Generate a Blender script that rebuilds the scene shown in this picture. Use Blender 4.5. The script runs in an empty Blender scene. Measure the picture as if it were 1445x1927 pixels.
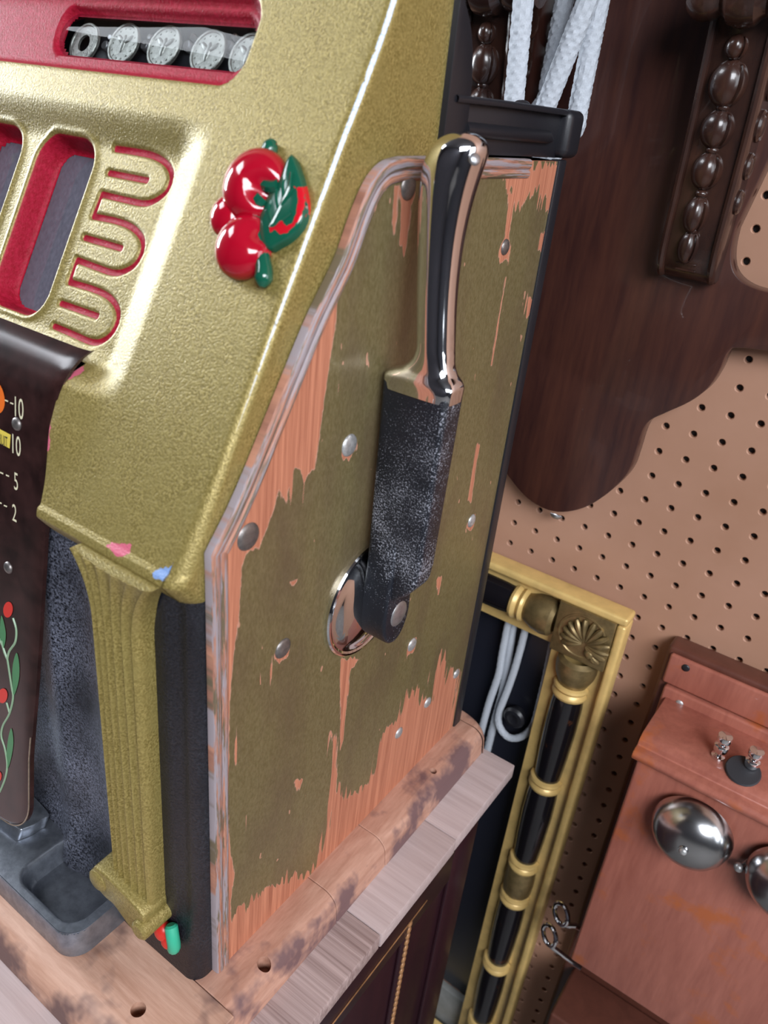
import bpy, bmesh, math, random
import numpy as np
from mathutils import Vector, Matrix

# ------------------------------------------------------------------ camera, world, lights, exposure
sc = bpy.context.scene
col = sc.collection
CAM = np.array([250.515, -243.626, 559.900])                 # millimetres, machine's front right foot is the origin
ROT = np.array([[0.81196978, 0.57500745, 0.10035685],
                [0.33995016, -0.32609068, -0.88209906],
                [-0.4744881, 0.75035411, -0.46024966]])
FPX = 1471.97
cd = bpy.data.cameras.new('camera')
cam = bpy.data.objects.new('camera', cd)
col.objects.link(cam)
cd.sensor_fit = 'VERTICAL'; cd.sensor_height = 36.0; cd.lens = FPX / 1927 * 36.0
cd.clip_start = 0.01; cd.clip_end = 50
M = Matrix.Identity(4)
for i in range(3):
    M[i][0] = ROT[0][i]; M[i][1] = -ROT[1][i]; M[i][2] = -ROT[2][i]; M[i][3] = CAM[i] * .001
cam.matrix_world = M
cd.dof.use_dof = True; cd.dof.focus_distance = 0.58; cd.dof.aperture_fstop = 9.0
sc.camera = cam
w = bpy.data.worlds.new('world'); sc.world = w; w.use_nodes = True
w.node_tree.nodes['Background'].inputs[0].default_value = (.72, .82, 1.0, 1)
w.node_tree.nodes['Background'].inputs[1].default_value = .35
sc.view_settings.view_transform = 'Standard'; sc.view_settings.look = 'None'
sc.view_settings.gamma = 1.0; sc.view_settings.use_curve_mapping = False
sc.view_settings.exposure = 0.15
sc.cycles.max_bounces = 7; sc.cycles.diffuse_bounces = 3; sc.cycles.glossy_bounces = 4; sc.cycles.caustics_reflective = False; sc.cycles.adaptive_threshold = 0.02

def area(name, loc, aim, sx, sy, power, color):
    l = bpy.data.lights.new(name, 'AREA'); l.shape = 'RECTANGLE'; l.size = sx; l.size_y = sy
    l.energy = power; l.color = color
    o = bpy.data.objects.new(name, l); col.objects.link(o); o.location = loc
    d = Vector(aim) - Vector(loc); o.rotation_euler = d.to_track_quat('-Z', 'Y').to_euler()
    return o
area('daylight_door', (1.95, -1.55, 2.0), (.05, .2, .1), 1.9, 1.6, 165, (.90, .94, 1.0))
area('daylight_gap', (2.4, -.2, 1.0), (.1, .2, .2), .9, 1.5, 18, (.86, .93, 1.0))
area('skylight', (-1.85, -.8, 2.2), (-.5, -.1, .3), 1.1, .9, 34, (.88, .93, 1.0))
area('side_window', (-2.3, -.05, .90), (-.2, 0, .4), .25, .9, 46, (.86, .93, 1.0))

# ------------------------------------------------------------------ helpers
def at(u, v, ax, val):
    """point on the plane axis=val (mm) seen at pixel u, v of the 1445 x 1927 frame"""
    d = ROT.T @ np.array([(u - 722.5) / FPX, (v - 963.5) / FPX, 1.0])
    t = (val - CAM[ax]) / d[ax]
    return CAM + t * d
SL = .522                                                     # lean of the gold front, dy/dz
NN = np.array([0, -1, SL]) / math.hypot(1, SL)                # its outward normal
ES = np.array([0, SL, 1]) / math.hypot(1, SL)                 # up along it
P0 = np.array([0, -23.0, 333.0])
def on_front(u, v, off=0.0):
    """pixel -> (x, z of the base face) for a feature standing off mm above the sloped front"""
    d = ROT.T @ np.array([(u - 722.5) / FPX, (v - 963.5) / FPX, 1.0])
    t = (off - NN @ (CAM - P0)) / (NN @ d)
    p = CAM + t * d - NN * off
    return p[0], p[2]
def fpt(x, z, h=0.0):
    return np.array([x, P0[1] + SL * (z - P0[2]), z]) + NN * h

def cat(*ms):
    V = []; F = []; n = 0
    for v, f in ms:
        V.append(np.asarray(v, float)); F += [tuple(i + n for i in q) for q in f]; n += len(v)
    return np.vstack(V), F
def grid(P, closeu=False):
    P = np.asarray(P, float); a, b = P.shape[:2]
    I = np.arange(a * b).reshape(a, b)
    if closeu: I = np.vstack([I, I[:1]])
    q = np.stack([I[:-1, :-1], I[1:, :-1], I[1:, 1:], I[:-1, 1:]], -1).reshape(-1, 4)
    return P.reshape(-1, 3), [tuple(x) for x in q.tolist()]
def from_bm(bm):
    bm.verts.index_update()
    r = np.array([v.co[:] for v in bm.verts]), [tuple(v.index for v in f.verts) for f in bm.faces]
    bm.free(); return r
def to_bm(V, F):
    bm = bmesh.new(); vs = [bm.verts.new(v) for v in V]
    for f in F:
        try: bm.faces.new([vs[i] for i in f])
        except ValueError: pass
    bmesh.ops.recalc_face_normals(bm, faces=bm.faces)
    return bm
def bevel(m, w, seg=2, ang=40):
    bm = to_bm(*m)
    es = [e for e in bm.edges if len(e.link_faces) == 2 and e.calc_face_angle() > math.radians(ang)]
    bmesh.ops.bevel(bm, geom=es, offset=w, segments=seg, profile=.5, affect='EDGES', clamp_overlap=True)
    return from_bm(bm)
def box(x0, x1, y0, y1, z0, z1, b=0, seg=2):
    V = [(x, y, z) for x in (x0, x1) for y in (y0, y1) for z in (z0, z1)]
    F = [(0, 1, 3, 2), (4, 6, 7, 5), (0, 4, 5, 1), (2, 3, 7, 6), (0, 2, 6, 4), (1, 5, 7, 3)]
    return bevel((V, F), b, seg) if b else (np.array(V, float), F)
def prism(pts, f0, f1, b=0, seg=2, ang=40):
    """pts 2-D outline; f0, f1 map an outline point to 3-D for the two caps"""
    n = len(pts)
    V = [f0(*p) for p in pts] + [f1(*p) for p in pts]
    F = [tuple(range(n)), tuple(range(2 * n - 1, n - 1, -1))] + [(i, (i + 1) % n, n + (i + 1) % n, n + i) for i in range(n)]
    return bevel((V, F), b, seg, ang) if b else from_bm(to_bm(V, F))
def frame_of(n):
    n = np.asarray(n, float); n = n / np.linalg.norm(n)
    a = np.array([0, 0, 1.0]) if abs(n[2]) < .9 else np.array([1.0, 0, 0])
    e1 = np.cross(a, n); e1 /= np.linalg.norm(e1); e2 = np.cross(n, e1)
    return e1, e2, n
def lathe(c, axis, prof, n=24, sweep=2 * math.pi, e1=None):
    """prof: (radius, height along axis)"""
    a, b, k = frame_of(axis)
    if e1 is not None: a = np.asarray(e1, float); b = np.cross(k, a)
    full = abs(sweep - 2 * math.pi) < 1e-6
    m = n if full else n + 1
    P = np.zeros((m, len(prof), 3))
    for i in range(m):
        t = sweep * i / n
        for j, (r, h) in enumerate(prof):
            P[i, j] = np.asarray(c) + (a * math.cos(t) + b * math.sin(t)) * r + k * h
    return grid(P, closeu=full)
def smooth_path(pts, n=8, closed=False):
    pts = np.asarray(pts, float); L = len(pts); out = []
    for i in range(L if closed else L - 1):
        if closed: p = [pts[(i + k - 1) % L] for k in range(4)]
        else: p = [pts[max(i - 1, 0)], pts[i], pts[i + 1], pts[min(i + 2, L - 1)]]
        for t in np.arange(n) / n:
            out.append(.5 * ((2 * p[1]) + (-p[0] + p[2]) * t + (2 * p[0] - 5 * p[1] + 4 * p[2] - p[3]) * t * t + (-p[0] + 3 * p[1] - 3 * p[2] + p[3]) * t ** 3))
    if not closed: out.append(pts[-1])
    return np.array(out)
def tube(path, r, n=10, rfun=None, cap=True, closed=False):
    path = np.asarray(path, float); L = len(path)
    r = np.broadcast_to(np.asarray(r, float), (L,))
    P = np.zeros((L, n, 3)); prev = None; s = 0
    for i in range(L):
        t = (path[(i + 1) % L] - path[i - 1]) if closed else path[min(i + 1, L - 1)] - path[max(i - 1, 0)]
        t = t / (np.linalg.norm(t) + 1e-12)
        if prev is None: e1, e2, _ = frame_of(t)
        else:
            e1 = prev - t * (prev @ t); e1 /= np.linalg.norm(e1); e2 = np.cross(t, e1)
        prev = e1
        if i: s += np.linalg.norm(path[i] - path[i - 1])
        for j in range(n):
            a = 2 * math.pi * j / n
            rr = r[i] * (rfun(a, s) if rfun else 1)
            P[i, j] = path[i] + (e1 * math.cos(a) + e2 * math.sin(a)) * rr
    P2 = P.transpose(1, 0, 2)
    V, F = grid(P2, closeu=True)
    if closed:
        F += [(j * L + L - 1, ((j + 1) % n) * L + L - 1, ((j + 1) % n) * L, j * L) for j in range(n)]
    elif cap:
        F.append(tuple(j * L for j in range(n))[::-1]); F.append(tuple(j * L + L - 1 for j in range(n)))
    return V, F
def ball(c, rx, ry, rz, n=16, m=10, e=None):
    e = np.eye(3) if e is None else np.asarray(e)
    P = np.zeros((n, m + 1, 3))
    for i in range(n):
        for j in range(m + 1):
            t = 2 * math.pi * i / n; p = math.pi * (j / m) * .998 + .003
            P[i, j] = np.asarray(c) + e[0] * rx * math.sin(p) * math.cos(t) + e[1] * ry * math.sin(p) * math.sin(t) + e[2] * rz * math.cos(p)
    return grid(P, closeu=True)
def dome(c, n_, r, h, n=16, m=5):
    return lathe(c, n_, [(r, -.5)] + [(r * math.cos(t), h * math.sin(t)) for t in np.linspace(0, math.pi / 2 * .985, m)], n)

def mobj(name, m, mat, parent=None, org=None, smooth=35, attrs=None, kind=None, norm=True):
    V, F = m
    V = np.asarray(V, float)
    if parent is not None: org = np.array(parent['_o'])
    if org is None: org = np.array([V[:, 0].mean(), V[:, 1].mean(), V[:, 2].min()])
    org = np.asarray(org, float)
    me = bpy.data.meshes.new(name)
    me.from_pydata(((V - org) * .001).tolist(), [], F)
    if norm and len(F) < 60000:
        bm = bmesh.new(); bm.from_mesh(me); bmesh.ops.recalc_face_normals(bm, faces=bm.faces); bm.to_mesh(me); bm.free()
    if attrs:
        for k, a in attrs.items():
            at_ = me.attributes.new(k, 'FLOAT', 'POINT'); at_.data.foreach_set('value', np.asarray(a, np.float32).ravel())
    if smooth:
        me.polygons.foreach_set('use_smooth', [True] * len(me.polygons)); me.set_sharp_from_angle(angle=math.radians(smooth))
    me.materials.append(mat)
    o = bpy.data.objects.new(name, me); col.objects.link(o)
    if parent is not None: o.parent = parent; o['_o'] = list(parent['_o'])
    else:
        o.location = org * .001; o['_o'] = list(org)
    if kind: o['kind'] = kind
    return o
def thing(name, label, cat_, org, group=None):
    o = bpy.data.objects.new(name, None); col.objects.link(o)
    o.location = np.asarray(org) * .001; o['_o'] = [float(v) for v in org]; o.empty_display_size = .05
    return tag(o, label, cat_, group)
def tag(o, label, cat_, group=None):
    o['label'] = label; o['category'] = cat_
    if group: o['group'] = group
    return o
def cut(o, cutters):
    """subtract cutter shapes (mm, world) from a finished mesh object"""
    for m in cutters:
        me = bpy.data.meshes.new('tmp'); org = np.array(o['_o'])
        me.from_pydata(((m[0] - org) * .001).tolist(), [], m[1])
        bm = bmesh.new(); bm.from_mesh(me); bmesh.ops.recalc_face_normals(bm, faces=bm.faces); bm.to_mesh(me); bm.free()
        c = bpy.data.objects.new('tmp', me); col.objects.link(c)
        if o.parent: c.parent = o.parent
        else: c.location = o.location
        md = o.modifiers.new('b', 'BOOLEAN'); md.operation = 'DIFFERENCE'; md.object = c; md.solver = 'EXACT'
        dg = bpy.context.evaluated_depsgraph_get(); dg.update()
        nm = bpy.data.meshes.new_from_object(o.evaluated_get(dg)); o.modifiers.clear()
        old = o.data; nm.name = old.name; o.data = nm
        bpy.data.objects.remove(c); bpy.data.meshes.remove(me)
    return o
def text_mesh(s, size, f):
    """letters of height size; f maps (x, y, up) to 3-D"""
    cu = bpy.data.curves.new('t', 'FONT'); cu.body = s; cu.size = 1.0; cu.extrude = .0
    o = bpy.data.objects.new('t', cu); col.objects.link(o)
    dg = bpy.context.evaluated_depsgraph_get(); me = bpy.data.meshes.new_from_object(o.evaluated_get(dg))
    V = np.array([v.co[:] for v in me.vertices]); F = [tuple(p.vertices) for p in me.polygons]
    bpy.data.objects.remove(o); bpy.data.curves.remove(cu); bpy.data.meshes.remove(me)
    return V, F

# ------------------------------------------------------------------ materials
class Mat:
    def __init__(s, name, base=(.5, .5, .5), rough=.5, metal=0.0, spec=.5):
        s.m = bpy.data.materials.new(name); s.m.use_nodes = True; s.t = s.m.node_tree; s.b = s.t.nodes['Principled BSDF']
        s.b.inputs['Base Color'].default_value = (*base, 1); s.b.inputs['Roughness'].default_value = rough
        s.b.inputs['Metallic'].default_value = metal; s.b.inputs['Specular IOR Level'].default_value = spec
        s.co = s.n('ShaderNodeTexCoord').outputs['Object']
    def n(s, t): return s.t.nodes.new(t)
    def l(s, a, b): s.t.links.new(a, b)
    def val(s, inp, v):
        if hasattr(v, 'links') or isinstance(v, bpy.types.NodeSocket): s.l(v, inp)
        elif isinstance(v, tuple): inp.default_value = (*v, 1) if len(v) == 3 and len(inp.default_value) == 4 else v
        else: inp.default_value = v
    def mapv(s, sx, sy, sz, rot=(0, 0, 0)):
        q = s.n('ShaderNodeMapping'); q.inputs['Scale'].default_value = (sx, sy, sz); q.inputs['Rotation'].default_value = rot
        s.l(s.co, q.inputs['Vector']); return q.outputs[0]
    def noise(s, scale, detail=3, rough=.55, vec=None, dist=0.0):
        q = s.n('ShaderNodeTexNoise'); q.inputs['Scale'].default_value = scale; q.inputs['Detail'].default_value = detail
        q.inputs['Roughness'].default_value = rough; q.inputs['Distortion'].default_value = dist
        s.l(vec if vec is not None else s.co, q.inputs['Vector']); return q.outputs['Fac']
    def math(s, op, a, b=0.0, c=None):
        q = s.n('ShaderNodeMath'); q.operation = op; s.val(q.inputs[0], a); s.val(q.inputs[1], b)
        if c is not None: s.val(q.inputs[2], c)
        return q.outputs[0]
    def step(s, v, lo, hi):
        q = s.n('ShaderNodeMapRange'); q.inputs['From Min'].default_value = lo; q.inputs['From Max'].default_value = hi
        s.val(q.inputs['Value'], v); return q.outputs[0]
    def mix(s, f, a, b):
        q = s.n('ShaderNodeMix'); q.data_type = 'RGBA'; s.val(q.inputs[0], f); s.val(q.inputs[6], a); s.val(q.inputs[7], b); return q.outputs[2]
    def attr(s, name):
        q = s.n('ShaderNodeAttribute'); q.attribute_name = name; return q.outputs['Fac']
    def bump(s, h, strength=.3, dist=.0005):
        q = s.n('ShaderNodeBump'); q.inputs['Strength'].default_value = strength; q.inputs['Distance'].default_value = dist
        s.l(h, q.inputs['Height'])
        s.l(q.outputs[0], s.b.inputs['Normal']); return q
    def color(s, v): s.val(s.b.inputs['Base Color'], v)
    def rough(s, v): s.val(s.b.inputs['Roughness'], v)
    def metal(s, v): s.val(s.b.inputs['Metallic'], v)

GOLD_A = (.195, .145, .036); GOLD_B = (.43, .335, .115)
def gold_nodes(k, fine=720):
    n1 = k.noise(fine, 3, .6); n2 = k.noise(60, 3)
    c = k.mix(k.step(n1, .38, .66), GOLD_A, GOLD_B)
    c = k.mix(k.step(n2, .35, .85), c, (.30, .235, .075))
    return c, n1
def m_gold():
    k = Mat('gold_hammer_paint', rough=.40, metal=.30)
    c, n1 = gold_nodes(k); k.color(c); k.bump(n1, .6, .0007); return k.m
def m_gold_front():
    k = Mat('gold_and_red_enamel', rough=.38, metal=.3)
    c, n1 = gold_nodes(k)
    red = k.step(k.attr('red'), -.12, .25)
    n3 = k.noise(380, 2)
    redc = k.mix(k.step(n3, .35, .7), (.30, .006, .020), (.42, .012, .04))
    c = k.mix(red, c, redc); k.rough(k.math('MULTIPLY_ADD', red, .16, .38)); k.val(k.b.inputs['Specular IOR Level'], k.math('MULTIPLY_ADD', red, -.28, .5))
    nz = k.noise(260, 4, .65); nz = k.math('MULTIPLY_ADD', nz, 5.0, -2.5)
    blue = k.step(k.math('ADD', k.attr('blue'), nz), -.1, .2)
    c = k.mix(blue, c, (.22, .34, .62))
    pink = k.step(k.math('ADD', k.attr('pink'), nz), -.1, .2)
    c = k.mix(pink, c, (.62, .13, .20))
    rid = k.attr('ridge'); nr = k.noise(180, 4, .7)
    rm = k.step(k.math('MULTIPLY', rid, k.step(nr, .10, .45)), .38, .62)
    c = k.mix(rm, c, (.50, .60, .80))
    k.color(c)
    k.metal(k.math('MULTIPLY', k.math('SUBTRACT', 1.0, k.math('MAXIMUM', red, k.math('MAXIMUM', blue, pink))), .32))
    k.bump(n1, .6, .0007); return k.m
def m_red():
    k = Mat('red_enamel', (.36, .008, .028), .38); n = k.noise(520, 3); k.bump(n, .5, .0006); return k.m
def m_gloss_red():
    k = Mat('glossy_red_enamel', (.40, .003, .018), .13); k.b.inputs['Coat Weight'].default_value = .6
    n = k.noise(75, 2); k.color(k.mix(k.step(n, .73, .75), (.40, .003, .018), (.10, .06, .06))); return k.m
def m_green():
    k = Mat('glossy_green_enamel', (.006, .10, .055), .15); k.b.inputs['Coat Weight'].default_value = .5
    n = k.noise(95, 3, .5, dist=.6); k.color(k.mix(k.step(n, .70, .71), (.006, .095, .055), (.55, .008, .02))); return k.m
def m_leaf():
    k = Mat('chipped_green_enamel', (.006, .10, .055), .15); k.b.inputs['Coat Weight'].default_value = .5
    n = k.noise(500, 2); f = k.math('ADD', k.attr('chip'), k.math('MULTIPLY_ADD', n, 2.0, -1.0))
    k.color(k.mix(k.step(f, -.1, .15), (.006, .095, .055), (.60, .008, .02))); return k.m
def m_black(name='black_crackle_paint', rough=.42, amt=.5, lo=.60, hi=.80, spk=(.20, .20, .24)):
    k = Mat(name, (.014, .014, .018), rough)
    n = k.noise(900, 3, .65); n2 = k.noise(35, 3)
    mk = k.math('MULTIPLY', k.step(n, lo, hi), k.step(n2, .35, .65))
    k.color(k.mix(mk, (.014, .014, .018), spk)); k.bump(n, amt, .0006); return k.m
def m_dust_sheen():
    k = Mat('dust_sheen_black_crackle_paint', (.012, .012, .016), .36)
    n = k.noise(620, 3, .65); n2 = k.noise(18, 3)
    mk = k.math('MULTIPLY', k.math('MULTIPLY', k.step(n, .38, .66), k.step(n2, .2, .6)), k.attr('dust_sheen'))
    k.color(k.mix(mk, (.007, .007, .010), (.24, .255, .33))); k.bump(n, .9, .0007); return k.m  # pale mix paints in a reflected sheen along with some dust
def m_arm():
    k = Mat('worn_black_arm_paint', (.010, .011, .016), .36)
    n = k.noise(800, 4, .8); n2 = k.noise(22, 3)
    t = k.math('ADD', n, k.math('MULTIPLY', k.math('SUBTRACT', n2, .5), .45))
    k.color(k.mix(k.step(t, .58, .68), (.008, .010, .016), (.40, .41, .47))); k.bump(n, .5, .0005); return k.m
def m_chrome(name='chrome', base=(.80, .80, .82), rough=.07):
    k = Mat(name, base, rough, 1.0); n = k.noise(90, 4); k.rough(k.step(n, .1, 5.0) if False else rough); return k.m
def wood_nodes(k, a, b, sx, sy, sz, lines=1.0):
    v = k.mapv(sx, sy, sz)
    n1 = k.noise(1.0, 5, .6, v, .6); n2 = k.noise(4.0, 3, .6, v)
    f = k.math('ADD', k.math('MULTIPLY', k.step(n1, .3, .7), .7), k.math('MULTIPLY', k.step(n2, .35, .65), .3 * lines))
    return k.mix(f, a, b), n2
def m_wood(name, a, b, s, rough=.5, stain=None, coat=0.0, bump=.25, edge=None):
    k = Mat(name, rough=rough); c, n2 = wood_nodes(k, a, b, *s)
    if stain:
        n = k.noise(stain[1], 4, .6)
        if edge:                                         # grime worn into the rounded outer edge
            sx = k.n('ShaderNodeSeparateXYZ'); k.l(k.co, sx.inputs[0]); n = k.math('ADD', n, k.math('MULTIPLY', k.step(sx.outputs[edge[0]], edge[1], edge[2]), edge[3]))
        c = k.mix(k.step(n, stain[2], stain[2] + .12), c, stain[0])
    k.color(c); k.bump(n2, bump, .0006); k.b.inputs['Coat Weight'].default_value = coat; return k.m
def m_panel():
    k = Mat('peeled_gold_paint_over_wood', rough=.5)
    wood, g = wood_nodes(k, (.64, .265, .155), (.31, .10, .055), 60, 330, 7)
    v = k.mapv(300, 420, 90); nz = k.noise(1.0, 3, .6, v)
    f = k.math('ADD', k.attr('peel'), k.math('MULTIPLY_ADD', nz, 4.0, -2.0))
    paint_on = k.step(f, .12, -.12)
    edge = k.step(k.math('ABSOLUTE', f), .55, .15)
    n1 = k.noise(560, 3, .6, k.mapv(1, 1, .55)); n2 = k.noise(14, 4, .6, k.mapv(1, 1, .4)); n4 = k.noise(7, 3)
    paint = k.mix(k.step(n1, .35, .68), (.175, .138, .058), (.245, .200, .098))
    paint = k.mix(k.step(n2, .45, .75), paint, (.145, .098, .060))
    sp = k.noise(130, 2, .5, k.mapv(1, 1, .45)); paint = k.mix(k.step(sp, .735, .75), paint, (.62, .33, .22))
    c = k.mix(paint_on, wood, paint)
    c = k.mix(k.math('MULTIPLY', edge, .45), c, (.62, .36, .27))
    k.color(c); k.metal(k.math('MULTIPLY', paint_on, .35)); k.rough(k.mix(paint_on, (.62,) * 3, (.40,) * 3))
    h = k.math('ADD', k.math('MULTIPLY', n1, k.math('MULTIPLY', paint_on, .5)), k.math('MULTIPLY', paint_on, .6))
    h = k.math('ADD', h, k.math('MULTIPLY', g, .2))
    k.bump(h, .6, .0006); return k.m
def m_edge():
    k = Mat('worn_panel_edge', rough=.5)
    q = k.n('ShaderNodeCombineXYZ'); k.l(k.attr('pu'), q.inputs[0]); k.l(k.attr('pv'), q.inputs[1]); uv = q.outputs[0]
    def nz(su, sv, d=4):
        m = k.n('ShaderNodeMapping'); m.inputs['Scale'].default_value = (su, sv, 1); k.l(uv, m.inputs['Vector']); return k.noise(1.0, d, .6, m.outputs[0])
    a = nz(.05, 1.6); c = k.mix(k.step(a, .35, .65), (.55, .26, .17), (.27, .12, .085))
    b = nz(.022, .42); c = k.mix(k.step(b, .50, .55), c, (.15, .115, .07))
    d = nz(.018, .55); d2 = nz(.15, 2.0); c = k.mix(k.step(k.math('ADD', d, k.math('MULTIPLY', d2, .25)), .60, .68), c, (.34, .29, .31))
    k.color(c); k.bump(a, .7, .001); return k.m
def thin_glass(name, tint=(1, 1, 1), refl=1.0, rough=.03):
    m = bpy.data.materials.new(name); m.use_nodes = True; t = m.node_tree; t.nodes.clear()
    o = t.nodes.new('ShaderNodeOutputMaterial'); tr = t.nodes.new('ShaderNodeBsdfTransparent'); g = t.nodes.new('ShaderNodeBsdfGlossy')
    f = t.nodes.new('ShaderNodeFresnel'); f.inputs[0].default_value = 1.5; mx = t.nodes.new('ShaderNodeMixShader')
    mm = t.nodes.new('ShaderNodeMath'); mm.operation = 'MULTIPLY'; mm.inputs[1].default_value = refl; mm.use_clamp = True
    tr.inputs[0].default_value = (*tint, 1); g.inputs['Roughness'].default_value = rough
    t.links.new(f.outputs[0], mm.inputs[0]); t.links.new(mm.outputs[0], mx.inputs[0]); t.links.new(tr.outputs[0], mx.inputs[1])
    t.links.new(g.outputs[0], mx.inputs[2]); t.links.new(mx.outputs[0], o.inputs[0]); return m
def painted_sky_glass(name):
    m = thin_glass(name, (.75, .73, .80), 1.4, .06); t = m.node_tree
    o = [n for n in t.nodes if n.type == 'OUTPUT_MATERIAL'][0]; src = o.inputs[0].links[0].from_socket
    d = t.nodes.new('ShaderNodeBsdfDiffuse'); d.inputs[0].default_value = (.30, .29, .36, 1)  # grey diffuse layer painted in for sky reflected by the pane
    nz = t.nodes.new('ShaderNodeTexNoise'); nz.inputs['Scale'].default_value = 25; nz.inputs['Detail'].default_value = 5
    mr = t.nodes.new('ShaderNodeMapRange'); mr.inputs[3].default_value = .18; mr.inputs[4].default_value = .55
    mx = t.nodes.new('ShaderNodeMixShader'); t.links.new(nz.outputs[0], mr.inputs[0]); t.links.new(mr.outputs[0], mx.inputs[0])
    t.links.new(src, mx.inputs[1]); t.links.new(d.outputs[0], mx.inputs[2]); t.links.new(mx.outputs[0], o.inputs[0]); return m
def plain(name, c, r=.5, metal=0.0, nscale=None, nb=.2, var=.25):
    k = Mat(name, c, r, metal)
    if nscale:
        n = k.noise(nscale, 4, .6); k.color(k.mix(k.step(n, .3, .7), tuple(v * (1 - var) for v in c), tuple(min(1, v * (1 + var)) for v in c))); k.bump(n, nb, .0005)
    return k.m

GOLD = m_gold(); GOLDF = m_gold_front(); RED = m_red(); GRED = m_gloss_red(); GREEN = m_green(); LEAFG = m_leaf()
BLACK = m_dust_sheen(); BLACKS = m_black('black_satin_paint', .38, .15, .72, .85, (.10, .10, .12)); ARM = m_arm()
CHROME = m_chrome(); STEEL = plain('dull_steel', (.42, .42, .43), .38, .85, 120, .15); NAIL = plain('tarnished_nail_head', (.22, .20, .19), .42, .75, 300, .3)
PANEL = m_panel(); EDGE = m_edge()
BASEW = m_wood('worn_base_wood', (.60, .37, .275), (.36, .18, .115), (9, 80, 80), .6, ((.15, .085, .075), 17, .545), 0, .5, (1, -.212, -.226, .10))
BASES = m_wood('worn_side_rail_wood', (.60, .35, .26), (.38, .185, .125), (80, 14, 80), .6, ((.17, .095, .095), 20, .555), 0, .5, (0, .309, .318, .13))
PLANK = m_wood('dusty_pine_plank', (.56, .445, .435), (.40, .30, .285), (4, 110, 90), .6)
PLANKD = m_wood('dusty_pine_plank_dark_grain', (.56, .43, .41), (.19, .12, .11), (2.2, 150, 60), .6)
BURG = m_wood('burgundy_varnish', (.028, .007, .011), (.016, .004, .008), (60, 60, 6), .36, None, 0, .1)
SHELF = m_wood('dark_stained_mahogany', (.082, .029, .019), (.030, .011, .011), (45, 45, 5), .30, None, .25, .12)
CARVE = m_wood('dark_carved_oak', (.055, .022, .014), (.020, .010, .009), (30, 30, 12), .27, None, .35, .2)
PHONE = m_wood('reddish_phone_wood', (.47, .165, .115), (.32, .10, .07), (55, 55, 7), .34, ((.46, .125, .045), 24, .565), .25, .2)
PHONED = m_wood('phone_side_wood', (.14, .046, .03), (.10, .033, .022), (55, 55, 7), .38, None, .2, .12)  # darkened so less light bounces into the gap beside the frame
ROPE = plain('white_cotton_braid', (.50, .53, .58), .85, 0, 900, .3, .1)
FGOLD = plain('gilded_wood', (.72, .49, .18), .36, .2, 40, .1, .15)
FBLACK = m_wood('black_lacquer_with_faded_stencil', (.008, .007, .009), (.008, .007, .009), (1, 1, 1), .16, ((.10, .035, .015), 55, .66), .4, .05)
FBRONZE = plain('dull_bronze_paint', (.24, .17, .075), .36, .6, 120, .2)
COIN = plain('worn_silver_coin', (.30, .30, .27), .42, .8, 420, .9, .3)
CARDM = plain('dark_brown_enamel_card', (.028, .011, .010), .22, 0, 60, .05, .5)
DARK = plain('dark_interior', (.012, .012, .016), .5)
MIR = plain('dark_backing_panel', (.012, .013, .020), .28)
ALU = plain('cast_aluminium', (.27, .29, .33), .33, .85, 160, .3, .2)
GLASS = thin_glass('clear_glass', (.90, .93, .95), 0.35, .03); GLASSD = painted_sky_glass('painted_sky_reel_glass')
YEL = plain('yellow_print', (.80, .62, .10), .4); CREAM = plain('cream_print', (.80, .74, .52), .4); ORANGE = plain('orange_print', (.85, .17, .02), .4)
LEAFP = plain('green_print', (.06, .22, .09), .4); REDP = plain('red_print', (.65, .03, .02), .35); PALEG = plain('pale_green_print', (.25, .38, .24), .4)
BLKP = plain('black_print', (.02, .02, .02), .5)
MINT = plain('mint_green_paint', (.04, .42, .26), .4); 

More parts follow.
